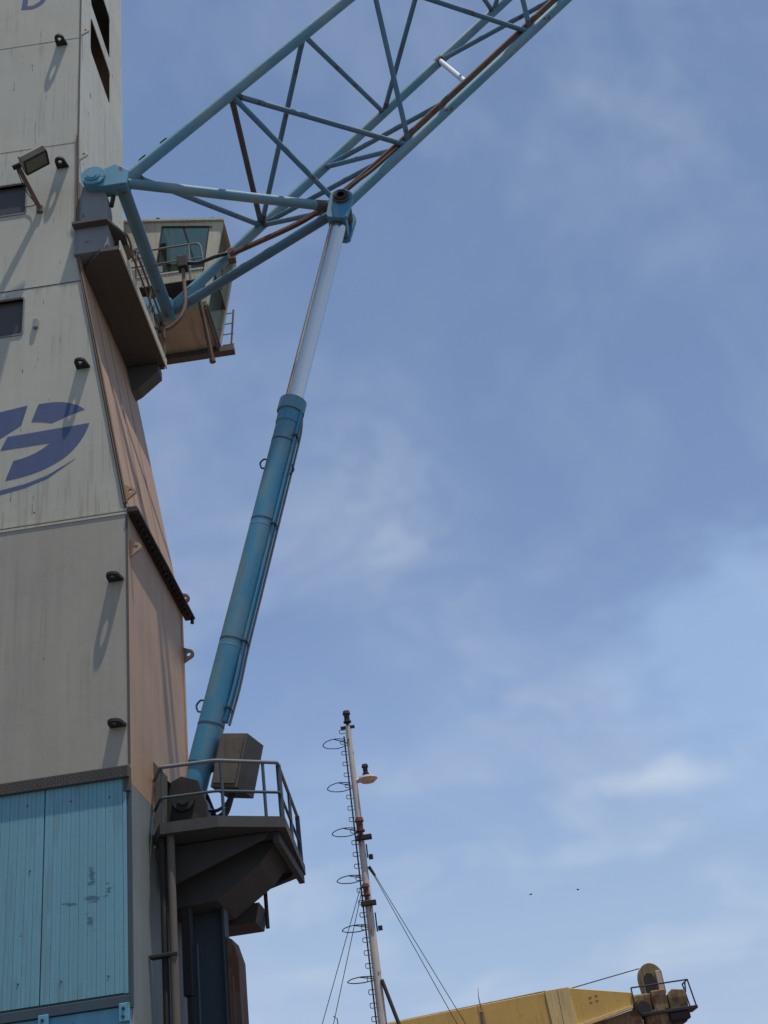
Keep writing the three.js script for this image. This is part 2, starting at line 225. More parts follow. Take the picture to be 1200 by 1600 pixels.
/* ---------- crane tower ---------- */
const XL = -9.2, XB = -4.31, XT = -5.28, YB = 11.95, YT = 18.07, ZN = -16, ZF = -20, ZU = -19.55;
const edge = y => y <= YB ? XB : y >= YT ? XT + 0.05 - 0.05 * Math.min(1, (y - YT) / 3) : XB + (y - YB) / (YT - YB) * (XT + 0.05 - XB);
{
  const t = thing('crane_tower', 'tall off-white and tan steel tower of the harbour crane, left edge', 'crane tower', [-6.8, 0, -18]);
  const wins = [[-7.35, -6.355, 19.5, 20.38], [-7.3, -6.29, 16.26, 17.17]];
  const seams = [0, 7.3, YB, 17.4, 21.42, 24.95, 30, 34];
  for (let i = 0; i < seams.length - 1; i++) {
    const y0 = seams[i] + 0.004, y1 = seams[i + 1] - 0.004, pts = [[XL, y0], [edge(y0), y0]];
    if (y0 < YT && y1 > YT) pts.push([edge(YT), YT]); if (y0 < YT + 3 && y1 > YT + 3) pts.push([edge(YT + 3), YT + 3]);
    pts.push([edge(y1), y1], [XL, y1]);
    const hs = wins.filter(w => w[2] > y0 && w[3] < y1).map(w => rrect(w[0], w[1], w[2], w[3], 0.06));
    part('front_plate', exXY(poly(pts, hs), ZN - 0.02, 0.02), i < 2 ? MAT.frontLow : MAT.front, t);
    if (i > 2) part('weld_seam', box(XL, edge(y0), y0 - 0.012, y0 + 0.006, ZN - 0.002, ZN + 0.006), i === 3 ? MAT.dark : MAT.front, t);
  }
  for (const w of wins) {
    const f = part('window', exXY(poly([[w[0] - 0.01, w[2] - 0.01], [w[1] + 0.01, w[2] - 0.01], [w[1] + 0.01, w[3] + 0.01], [w[0] - 0.01, w[3] + 0.01]]), ZN - 0.09, 0.01), MAT.blackGlass, t);
    const outer = new THREE.Shape(rrect(w[0] - 0.025, w[1] + 0.025, w[2] - 0.025, w[3] + 0.025, 0.07).getPoints(8)); outer.holes.push(rrect(w[0], w[1], w[2], w[3], 0.055));
    part('frame', exXY(outer, ZN + 0.001, 0.02), MAT.steel, f);
  }
  // side walls, each plate with a seam
  const sidePlate = (y0, y1, z0, z1, mat, holes = []) => {
    const g = exZY(poly([[z1, y0], [z0, y0], [z0, y1], [z1, y1]], holes), 0, 0.02), p = g.attributes.position;
    for (let i = 0; i < p.count; i++) p.setX(i, p.getX(i) - 0.02 + edge(p.getY(i)));
    g.computeVertexNormals(); return part('side_plate', g, mat, t);
  };
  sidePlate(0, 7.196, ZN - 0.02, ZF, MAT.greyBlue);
  sidePlate(7.204, YB - 0.004, ZN - 0.02, ZF, MAT.tan);
  sidePlate(YB + 0.004, 17.95, ZN - 0.02, ZF, MAT.tan);
  const holeA = rrect(-18.43, -16.78, 25.55, 26.85, 0.14), holeB = rrect(-18.43, -16.78, 27.35, 29.1, 0.14);
  sidePlate(17.96, 21.1, ZN - 0.02, ZU, MAT.sideUp);
  sidePlate(21.108, 34, ZN - 0.02, ZU, MAT.sideUp, [holeA, holeB]);
  part('back_wall', [box(XL, XB - 0.02, 0, YB, ZF - 0.03, ZF), exXY(poly([[XL, YB], [edge(YB) - 0.02, YB], [edge(YT) - 0.02, YT], [XL, YT]]), ZF - 0.03, 0.03), box(XL, XT - 0.02, YT, 34, ZU - 0.03, ZU)], MAT.tan, t);
  part('left_wall', box(XL - 0.03, XL, 0, 34, ZF, ZN), MAT.plainWhite, t);
  part('roof', box(XL - 0.05, XT + 0.05, 34, 34.06, ZU - 0.05, ZN + 0.05), MAT.plainWhite, t);
  for (const y of [25.2, 30.4]) part('floor_plate', box(XL, XT - 0.03, y, y + 0.04, ZU, ZN - 0.03), MAT.steel, t);
  part('inner_partition', box(XT - 1.3, XT - 1.26, 25.24, 30.4, ZU, ZN - 0.03), MAT.steel, t);
  part('edge_angle', [box(XT - 0.012, XT + 0.02, 21, 34, ZN - 0.012, ZN + 0.012)], MAT.under, t);
  // flange between the lower and the tapered section
  const fl = part('flange', [box(XL, XB + 0.02, YB - 0.055, YB - 0.012, ZN, ZN + 0.014), box(XL, XB + 0.02, YB + 0.012, YB + 0.055, ZN, ZN + 0.014)], MAT.front, t);
  part('side_flange', [box(XB, XB + 0.2, YB - 0.05, YB - 0.005, ZF - 0.3, ZN + 0.06), box(XB, XB + 0.17, YB + 0.005, YB + 0.05, ZF - 0.28, ZN + 0.05)], MAT.dark, t);
  const bolts = []; for (let k = 0; k < 20; k++) { const z = ZN - 0.12 - k * 0.205; bolts.push(tube(V(XB + 0.11, YB - 0.1, z), V(XB + 0.11, YB - 0.045, z), 0.032, 0.032, 6)); } stuff(part('bolt_row', bolts, MAT.dark, t));
  part('flange_tip', tube(V(XB + 0.15, YB - 0.16, ZF - 0.24), V(XB + 0.15, YB - 0.04, ZF - 0.24), 0.035), MAT.dark, t);
  // lifting lugs: horizontal plates with an eye
  const lug = (w, p, r) => { const s = new THREE.Shape(); s.moveTo(-w, 0); s.lineTo(w * 1.15, 0); s.lineTo(r * 0.95, p - r * 0.7); s.absarc(0, p - r, r, 0.2, Math.PI - 0.1, false); s.lineTo(-w, 0); const h = new THREE.Path(); h.absarc(0, p - r * 1.02, r * 0.45, 0, Math.PI * 2, true); s.holes.push(h); return s; };
  const lugAt = (x, y, z, side, w = 0.115, p = 0.27, mat = MAT.dark) => {
    const g = ext(lug(w, p, 0.105), 0.045, 0.004); g.applyMatrix4(new THREE.Matrix4().set(1, 0, 0, 0, 0, 0, 1, 0, 0, 1, 0, 0, 0, 0, 0, 1)); if (side) g.rotateY(Math.PI / 2); g.translate(x, y, z); return part('lifting_lug', uvBox(g), mat, t);
  };
  for (const [x, y] of [[-5.7, 24.75], [-5.6, 20.67], [-5.11, 15.2], [-4.52, 10.63], [-4.5, 8.1], [-7.9, 24.75], [-7.9, 20.67], [-7.9, 15.2]]) lugAt(x, y, ZN, false);
  const sideLug = (y, z, w, p, r, m) => { const g = ext(lug(w, p, r), 0.04, 0.004); g.rotateZ(-Math.PI / 2); const q = g.attributes.position; for (let i = 0; i < q.count; i++) q.setX(i, q.getX(i) - 0.02 + edge(y + q.getY(i))); g.translate(0, y, z); part('lifting_lug', uvBox(g), m, t); };
  for (const [y, m] of [[25.3, MAT.sideUp], [21.1, MAT.sideUp]]) sideLug(y, -16.12, 0.14, 0.2, 0.08, m);
  for (const y of [12.42, 11.28]) sideLug(y, -16.14, 0.17, 0.21, 0.085, MAT.tan);
  for (const y of [12.22, 10.98]) sideLug(y, -19.95, 0.17, 0.24, 0.1, MAT.brown);
  part('gauge_box', rbox(-6.07, -5.98, 16.33, 16.55, ZN, ZN + 0.07, 0.015), MAT.steel, t);
  // cables that run down the corner
  for (const [dx, dz, r] of [[0.012, 0.03, 0.018], [0.05, 0.028, 0.014]]) part('corner_conduit', curve([21.6, 20, 18.1, 16, 14, 12.1].map(y => V(edge(y) - dx + 0.03, y, ZN + dz)), r, 40, 8), MAT.brown, t);
  part('edge_strip', exXY(poly([[edge(12.02) - 0.05, 12.02], [edge(12.02) + 0.004, 12.02], [edge(YT) + 0.004, YT], [edge(YT) - 0.05, YT]]), ZN + 0.001, 0.008), MAT.under, t);
  part('edge_strip', box(XB - 0.035, XB + 0.003, 7.5, 11.88, ZN + 0.001, ZN + 0.008), MAT.under, t);
  // vertical strips on the side faces
  part('stiffener', [box(XB, XB + 0.02, 7.6, 11.85, -19.98, -19.86)], MAT.tan, t);
  for (const z of [-16.85, -17.7, -18.75]) { const g = exZY(poly([[z - 0.02, 12.1], [z + 0.02, 12.1], [z + 0.02, 17.7], [z - 0.02, 17.7]]), 0, 0.015), p = g.attributes.position; for (let i = 0; i < p.count; i++) p.setX(i, p.getX(i) + edge(p.getY(i))); part('stiffener', g, MAT.tan, t); }
  for (const z of [-17.0, -17.9, -18.7]) part('stiffener', box(XT, XT + 0.008, 21.2, 25.2, z - 0.012, z + 0.012), MAT.sideUp, t);
  // platform fixing gusset on the side face
  part('gusset', [exXY(poly([[XB, 6.4], [XB + 0.16, 6.4], [XB + 0.22, 7.7], [XB, 7.98]]), -17.42, 0.04), exXY(poly([[XB, 7.62], [XB + 0.24, 7.62], [XB + 0.2, 7.66], [XB, 7.66]]), -17.9, 0.5)], MAT.under, t);
  // painted emblem and lettering
  const zp = ZN + 0.001, pr = (pts, name) => part(name, exXY(poly(pts), zp, 0.0025), MAT.print, t);
  pr([[-7.3, 13.9], [-7.1, 14.22], [-6.63, 14.47], [-6.12, 14.53], [-6.22, 14.1], [-6.42, 13.98], [-6.62, 13.86], [-6.95, 13.74], [-7.2, 13.74]], 'painted_emblem');
  const sh = new THREE.Shape(); sh.moveTo(-5.92, 14.52); sh.quadraticCurveTo(-5.35, 14.56, -5.07, 14.25); sh.quadraticCurveTo(-5.4, 14.15, -5.67, 14.05); sh.quadraticCurveTo(-5.85, 14.12, -6.04, 14.14); sh.lineTo(-5.92, 14.52); part('painted_emblem', exXY(sh, zp, 0.0025), MAT.print, t);
  const s2 = new THREE.Shape(); s2.moveTo(-6.46, 13.89); s2.lineTo(-4.98, 13.93); s2.quadraticCurveTo(-5.1, 13.5, -5.43, 13.25); s2.quadraticCurveTo(-5.85, 12.97, -6.46, 12.95); s2.lineTo(-6.33, 13.35); s2.quadraticCurveTo(-5.95, 13.38, -5.68, 13.62); s2.lineTo(-6.58, 13.61); s2.lineTo(-6.46, 13.89); part('painted_emblem', exXY(s2, zp, 0.0025), MAT.print, t);
  const s3 = new THREE.Shape(); s3.moveTo(-7.3, 12.78); s3.quadraticCurveTo(-6.0, 12.58, -5.22, 13.2); s3.quadraticCurveTo(-5.9, 12.72, -6.54, 12.66); s3.quadraticCurveTo(-7.0, 12.64, -7.3, 12.78); 
  part('painted_emblem', exXY(poly([[-7.2, 12.72], [-6.54, 12.67], [-6.1, 12.74], [-5.7, 12.87], [-5.22, 13.2], [-5.72, 12.93], [-6.1, 12.82], [-6.54, 12.76], [-7.2, 12.8]]), zp, 0.0025), MAT.print, t);
  const D = new THREE.Shape(); D.moveTo(-6.70, 26.3); D.lineTo(-6.44, 26.27); D.quadraticCurveTo(-6.08, 26.36, -6.06, 26.85); D.quadraticCurveTo(-6.05, 27.3, -6.4, 27.35); D.lineTo(-6.62, 27.36); D.lineTo(-6.70, 26.3);
  const Dh = new THREE.Path([[-6.56, 26.42], [-6.44, 26.40], [-6.26, 26.52], [-6.2, 26.85], [-6.26, 27.12], [-6.4, 27.22], [-6.5, 27.22]].map(p => new THREE.Vector2(...p))); D.holes.push(Dh); part('painted_letter', exXY(D, zp, 0.0025), MAT.print, t);
}

/* ---------- blue clad housing at the foot ---------- */
{
  const t = thing('clad_housing', 'light blue ribbed metal cladding with dark coping at the tower foot', 'housing', [-6.5, 0, -15.9]);
  const stain = [[-4.87, 5.6, 0.2, 0.04], [-4.84, 5.54, 0.15, 0.035], [-5.18, 5.55, 0.17, 0.04], [-4.86, 5.9, 0.07, 0.22], [-4.87, 5.27, 0.08, 0.14], [-4.62, 5.68, 0.06, 0.16], [-5.5, 5.48, 0.07, 0.03]];
  const clad = tex(1024, 1024, 4, 4, (x, y) => {
    const X = -8 + x, Y = 4 + y - 0.0, b = [0.152, 0.33, 0.385];
    const n = fbm(x * 2, y * 1.2, 901, 5) - 0.5, st = fbm(x * 14, y * 0.6, 905, 3) - 0.5, f = vn(x * 60, y * 40, 909) - 0.5;
    let c = b.map(v => v * (1 + 0.1 * n + 0.12 * st + 0.07 * f));
    for (const [sx, sy, w, h] of stain) { const q = Math.max(Math.abs(X - sx) / w, Math.abs(Y - sy) / h) * 1.6 + (fbm(x * 9, y * 42, 911, 3) - 0.5) * 2.6; c = mix3(c, [0.03, 0.075, 0.115], 0.7 * sst(0.95, 0.45, q)); }
    c = mix3(c, [0.13, 0.19, 0.2], 0.3 * sst(0.6, 0.74, fbm(x * 11, y * 1.1, 915, 4) + 0.1 * sst(0.75, 0.3, y)));
    c = mix3(c, [0.035, 0.04, 0.045], sst(0.988, 0.994, vn(x * 12, y * 9, 921)));
    return c;
  });
  clad.offset.set(8 / 4, -4 / 4);
  const mat = new THREE.MeshStandardMaterial({ map: clad, roughness: 0.5, bumpMap: bumpFine, bumpScale: 0.001 });
  part('backing', box(XL, XB - 0.05, 4.26, 7.3, ZN + 0.005, ZN + 0.075), MAT.railBlue, t);
  let x = -4.412; const zf = ZN + 0.076;
  for (let k = 0; k < 26; k++) {
    const w = 0.127, x1 = x, x0 = x - w + 0.003, c = 0.006, d = 0.02; x -= w;
    if (k === 8) x -= 0.015;
    const g = ext(poly([[x0, 0], [x1, 0], [x1, d - c * 0.6], [x1 - c, d], [x0 + 0.066, d], [x0 + 0.062, d - 0.004], [x0 + 0.058, d], [x0 + c, d], [x0, d - c * 0.6]]), 2.96); // profile in x (u) and z (v), swept up
    g.applyMatrix4(new THREE.Matrix4().set(1, 0, 0, 0, 0, 0, 1, 4.29, 0, 1, 0, zf, 0, 0, 0, 1)); part('cladding_board', uvBox(g), mat, t);
  }
  for (const [bx, by] of [[-5.82, 7.05], [-5.17, 7.02], [-4.6, 7.0], [-5.86, 4.6], [-5.27, 4.55], [-4.62, 4.53], [-5.75, 6.1]]) part('rivet', tube(V(bx, by, zf + 0.018), V(bx, by, zf + 0.03), 0.014, 0.012, 8), MAT.railBlue, t);
  part('corner_trim', box(-4.405, -4.352, 4.28, 7.26, ZN + 0.01, zf + 0.022), mat, t);
  part('edge_channel', box(-4.348, XB + 0.012, 4.1, 7.24, ZN + 0.004, zf + 0.005), MAT.railBlue, t);
  // tread plate coping with raised diamonds
  part('coping', [rbox(XL, XB + 0.01, 7.25, 7.43, ZN - 0.03 + 0.035, ZN + 0.165, 0.008), rbox(XB - 0.08, XB + 0.015, 7.05, 7.249, ZN + 0.006, ZN + 0.12, 0.006)], MAT.trim, t);
  const dia = []; for (let i = 0; i < 75; i++) for (let j = 0; j < 4; j++) { const g = new THREE.BoxGeometry(0.032, 0.009, 0.006); g.rotateZ((i + j) % 2 ? 0.75 : -0.75); g.translate(XB - 0.03 - i * 0.042, 7.275 + j * 0.042, ZN + 0.166); dia.push(uvBox(g)); } stuff(part('tread_pattern', dia, MAT.trim, t));
  part('bottom_rail', rbox(XL, XB - 0.03, 4.13, 4.258, ZN + 0.005, zf + 0.03, 0.008), MAT.railBlue, t);
  part('base_beam', rbox(XL, XB - 0.02, 2.8, 4.125, ZN + 0.003, ZN + 0.06, 0.01), MAT.hinge, t);
  for (const bx of [-4.41, -5.5, -6.6]) { const b = part('bracket', rbox(bx - 0.065, bx + 0.075, 3.93, 4.16, ZN + 0.062, ZN + 0.13, 0.01), MAT.hinge, t); part('bolt', [tube(V(bx, 4.09, ZN + 0.13), V(bx, 4.09, ZN + 0.15), 0.022, 0.022, 6), tube(V(bx, 3.99, ZN + 0.13), V(bx, 3.99, ZN + 0.15), 0.018, 0.018, 6)], MAT.dark, b); }
  part('lower_wall', box(XL, XB - 0.03, 0, 2.795, ZN + 0.003, ZN + 0.05), MAT.hinge, t);
}

/* ---------- floodlight on the tower front ---------- */
{
  const t = thing('floodlight', 'weathered floodlight on a rusty bracket beside the upper tower window', 'floodlight', [-6.07, 19.62, -16]);
  const foot = V(-6.03, 19.52, -15.97), top = V(-6.31, 20.19, -15.38);
  part('foot', rbox(-6.1, -5.97, 19.42, 19.6, -15.995, -15.93, 0.01), MAT.brown, t);
  const d = top.clone().sub(foot).normalize();
  const g = new THREE.BoxGeometry(0.09, foot.distanceTo(top), 0.07); g.applyQuaternion(new THREE.Quaternion().setFromUnitVectors(V(0, 1, 0), d)); g.translate((foot.x + top.x) / 2, (foot.y + top.y) / 2, (foot.z + top.z) / 2); part('arm', uvBox(g), MAT.brown, t);
  part('knuckle', tube(V(-6.40, 20.13, -15.36), V(-6.2, 20.22, -15.36), 0.05), MAT.dark, t);
  const lens = flat(0.15, 0.14, 0.095, 0.4);
  const q = new THREE.Matrix4().makeRotationFromEuler(new THREE.Euler(0.3, 0.2, 0.5)).setPosition(-5.93, 20.17, -15.26);
  const bodyS = poly([[-0.24, -0.07], [0.24, -0.07], [0.24, 0.0], [0.12, 0.14], [-0.12, 0.14], [-0.24, 0.03]]);
  const hb = ext(bodyS, 0.52, 0.008); hb.rotateY(Math.PI / 2); hb.translate(-0.26, 0, 0); hb.applyMatrix4(q); const h = part('lamp_head', uvBox(hb), MAT.lampPaint, t);
  const gl = new THREE.BoxGeometry(0.46, 0.012, 0.42); gl.translate(0, -0.086, 0); gl.applyMatrix4(q); part('lens', uvBox(gl), lens, h);
  const rim = [[-0.26, 0.26, -0.24, -0.215], [-0.26, 0.26, 0.215, 0.24], [-0.265, -0.235, -0.215, 0.215], [0.235, 0.265, -0.215, 0.215]].map(([a, b, c, e]) => { const r = new THREE.BoxGeometry(b - a, 0.03, e - c); r.translate((a + b) / 2, -0.093, (c + e) / 2); r.applyMatrix4(q); return uvBox(r); }); part('rim', rim, MAT.dark, h);
  part('cable', curve([V(-6.33, 20.12, -15.36), V(-6.27, 19.9, -15.45), V(-6.2, 19.72, -15.7), V(-6.12, 19.62, -15.92), V(-6.36, 19.64, -15.97)], 0.01, 30, 6), MAT.rubber, t);
}

/* ---------- hinge bracket and shelf that carries the boom foot ---------- */
{
  const t = thing('boom_hinge_bracket', 'grey steel shelf bracket on the tower side under the boom hinges', 'bracket', [-4.8, 17.9, -18]);
  part('shelf_plate', exXZ(poly([[-5.3, -16.35], [-4.75, -15.86], [-4.38, -15.86], [-4.38, -19.6], [-5.2, -19.6]]), 17.95, 0.09, 0.004), MAT.under, t);
  part('shelf_fascia', rbox(-4.376, -4.345, 17.9, 18.16, -19.62, -15.84, 0.006), MAT.cream, t);
  part('shelf_lip', rbox(-5.15, -4.4, 17.915, 17.948, -19.64, -19.52, 0.006), MAT.under, t);
  for (const [z, q] of [[-16.05, 1], [-19.85, 0]]) {
    const z0 = z - 0.13, z1 = z + 0.13;
    part('pedestal', exXY(poly([[-5.3, 18.05], [-4.75, 18.05], [-4.62, 18.2], [-4.62, 18.72], [-5.3, 18.72]]), z0 - (q ? 0.2 : 0), q ? 0.46 : 0.4, 0.004), MAT.steel, t);
    part('pedestal', exXY(poly([[-5.3, 18.78], [-4.64, 18.78], [-4.64, 19.35], [-4.68, 19.72], [-4.74, 19.85], [-5.06, 19.85], [-5.3, 20.3]]), z0 - (q ? 0.12 : 0.1), 0.3, 0.004), MAT.steel, t);
    part('bearing_plate', exXZ(poly(q ? [[-5.3, z1 + 0.16], [-4.6, z1 + 0.16], [-4.36, z0 - 0.1], [-4.4, z0 - 0.5], [-5.3, z0 - 0.5]] : [[-5.3, z1 + 0.3], [-4.6, z1 + 0.3], [-4.5, z0], [-5.3, z0]]), 18.722, 0.056, 0.003), MAT.under, t);
    if (q) part('gusset', exXY(poly([[-4.62, 18.42], [-4.5, 18.42], [-4.34, 18.56], [-4.34, 18.62], [-4.62, 18.62]]), z0 - 0.55, 0.3, 0.004), MAT.brown, t);
  }
  part('knee', exXY(poly([[-5.22, 17.15], [-4.95, 17.3], [-4.5, 17.7], [-4.5, 17.91], [-5.22, 17.91]]), -19.75, 0.35, 0.004), MAT.under, t);
  // handrail along the shelf
  const rl = [V(-4.42, 18.75, -16.75), V(-4.36, 19.0, -17.0), V(-4.34, 19.02, -17.6), V(-4.34, 19.02, -19.5)];
  part('handrail', curve(rl, 0.026, 40, 8), MAT.brown, t); part('handrail', tube(V(-4.34, 18.6, -16.7), V(-4.34, 18.6, -19.5), 0.02), MAT.brown, t);
  for (const z of [-17.05, -18.2, -19.45]) part('post', tube(V(-4.36, 18.1, z), V(-4.34, 19.02, z), 0.022), MAT.brown, t);
  part('hoop', curve([V(-4.5, 18.85, -16.4), V(-4.42, 19.05, -16.55), V(-4.38, 18.95, -16.75), V(-4.38, 18.7, -16.9)], 0.025, 20, 8), MAT.brown, t);
}

/* ---------- lattice boom ---------- */
const U = V(0.7232, 0.6906, 0), PZ = -18, NRM = V(0.6906, -0.7232, 0);
const chordAt = (t, side) => V(-4.33, 19.97, -18 + side * (2 - 0.012 * t)).addScaledVector(U, t);
const lowAt = t => V(-4.33, 19.97, PZ).addScaledVector(U, t).addScaledVector(NRM, 2.76);
{
  const t = thing('lattice_boom', 'blue tubular lattice boom rising right from the tower hinges', 'crane boom', [-4.33, 19.97, -18]);
  const TN = [3.3, 5.72, 8.14, 10.56, 12.98, 15.4, 17.82, 20.24, 22.66, 25.08], TC = TN.map(v => v + 0.18), END = 26;
  part('upper_chord', tube(chordAt(0.1, 1), chordAt(END, 1), 0.122, 0.122, 28), MAT.boom, t);
  part('upper_chord', tube(chordAt(0.1, -1), chordAt(END, -1), 0.124, 0.124, 28), MAT.boom, t);
  part('lower_chord', tube(lowAt(TC[0] + 0.2), lowAt(END), 0.118, 0.118, 28), MAT.boom, t);
  const P = lowAt(TC[0]);
  part('foot_tube', tube(chordAt(0.0, 1).add(V(0.1, -0.05, 0)), P, 0.108, 0.108, 24), MAT.boom, t);
  part('foot_tube', tube(chordAt(0.0, -1).add(V(0.1, -0.05, 0)), P, 0.112, 0.112, 24), MAT.brace, t);
  part('cross_tube', tube(chordAt(0.0, 1).add(V(-0.02, -0.1, 0)), chordAt(0, -1).add(V(-0.02, -0.1, 0)), 0.142, 0.142, 24), MAT.brace, t);
  const br = (a, b, m = MAT.brace, r = 0.062) => {
    const p = part('brace', tube(a, b, r, r, 16), m, t), d = b.clone().sub(a).normalize(), l = a.distanceTo(b);
    for (const [q0, q1] of [[0.1, R(0.19, 0.34)], [l - R(0.19, 0.3), l - 0.1]]) part('weld_collar', tube(a.clone().addScaledVector(d, q0), a.clone().addScaledVector(d, q1), r * 1.06, r * 1.06, 14), rnd() < 0.55 ? MAT.braceRust : m, p);
  };
  br(chordAt(0.35, 1).add(V(0, -0.05, -0.05)), chordAt(TN[0], -1), MAT.brace, 0.068);
  br(chordAt(TN[0], 1), chordAt(TN[0], -1), MAT.braceRust, 0.068);
  for (let i = 0; i < TN.length - 1; i++) br(chordAt(TN[i], i % 2 ? 1 : -1), chordAt(TN[i + 1], i % 2 ? -1 : 1));
  for (const [a, c] of [[0, 0], [0, 1], [2, 1], [2, 3], [4, 3], [4, 5], [6, 5], [6, 7], [8, 7], [8, 9]]) br(chordAt(TN[a], 1), lowAt(TC[c]));
  for (const [a, c] of [[0, 0], [0, 1], [1, 1], [1, 2], [3, 4], [5, 4], [5, 6], [7, 6], [7, 8], [9, 8]]) br(chordAt(TN[a], -1), lowAt(TC[c]));
  const pale = flat(0.55, 0.6, 0.64, 0.55); part('brace', tube(chordAt(TN[3], -1), lowAt(TC[2]), 0.07, 0.07, 16), pale, t, 'pale bare metal brace');
  part('node_patch', tube(chordAt(TN[3] - 0.18, -1), chordAt(TN[3] + 0.06, -1), 0.127, 0.127, 20), MAT.rustRail, t);
  // rusted pipe run beside the lower chord
  const off = V(-0.17, 0.17, 0.02);
  part('pipe_run', curve([chordAt(0.9, -1).lerp(P, 0.28).add(V(-0.05, 0.28, 0.1)), chordAt(0, -1).lerp(P, 0.8).add(V(-0.02, 0.3, 0)), lowAt(TC[0] + 0.75).add(V(-0.25, 0.28, -0.1)), lowAt(TC[1]).add(off), lowAt(TC[1] + 2).add(off), lowAt(16).add(off), lowAt(END).add(off)], 0.065, 120, 10), MAT.rustRail, t);
  part('pipe_run', curve([chordAt(0.9, -1).lerp(P, 0.28).add(V(0.05, 0.2, 0.2)), chordAt(0, -1).lerp(P, 0.8).add(V(0.1, 0.22, 0.12)), lowAt(TC[0] + 0.75).add(V(-0.12, 0.2, 0.05)), lowAt(TC[1]).add(V(-0.12, 0.12, 0.02)), lowAt(16).add(V(-0.12, 0.12, 0.02)), lowAt(END).add(V(-0.12, 0.12, 0.02))], 0.04, 120, 8), MAT.rustRail, t);
  // welded scuffs on the near chord and clips
  for (const q of [0.62, 1.25]) part('clip', curve([[0, 0.11, 0.02], [0.03, 0.145, 0.04], [0.14, 0.14, 0.05], [0.18, 0.1, 0.08]].map(([d, h, z]) => chordAt(q + d, 1).addScaledVector(NRM, -h).add(V(0, 0, z))), 0.02, 12, 6), MAT.dark, t);
  // foot knuckles
  for (const s of [1, -1]) {
    const z = -18 + s * 2, k = [];
    const sh = new THREE.Shape(); sh.moveTo(-4.83, 20.28); sh.lineTo(-4.68, 20.26); sh.lineTo(-4.44, 20.36); sh.lineTo(-4.17, 20.12); sh.lineTo(-4.22, 19.78); sh.lineTo(-4.66, 19.78); sh.lineTo(-4.85, 19.82); sh.lineTo(-4.83, 20.28);
    const kn = part('knuckle', exXY(sh, z - 0.15, 0.3, 0.012), MAT.hinge, t);
    part('hub', tube(V(-4.89, 20.05, z - 0.23), V(-4.89, 20.05, z + 0.23), 0.25, 0.25, 36), MAT.hinge, kn);
    part('pin', [tube(V(-4.89, 20.05, z - 0.26), V(-4.89, 20.05, z + 0.26), 0.15, 0.15, 24), tube(V(-4.89, 20.05, z + 0.26), V(-4.89, 20.05, z + 0.275), 0.1, 0.1, 20)], MAT.hinge, kn);
    part('grease_fitting', tube(V(-4.55, 19.72, z - 0.1), V(-4.6, 19.45, z - 0.12), 0.045), MAT.dark, kn);
  }
  // node at the cylinder pin
  part('pin_node', tube(P.clone().add(V(0, 0, -0.355)), P.clone().add(V(0, 0, 0.2)), 0.2, 0.2, 32), MAT.under, t);
  part('sleeve', tube(P.clone().lerp(chordAt(0, 1), 0.045), P.clone().lerp(chordAt(0, 1), 0.13), 0.135, 0.118, 20), MAT.braceRust, t);
}

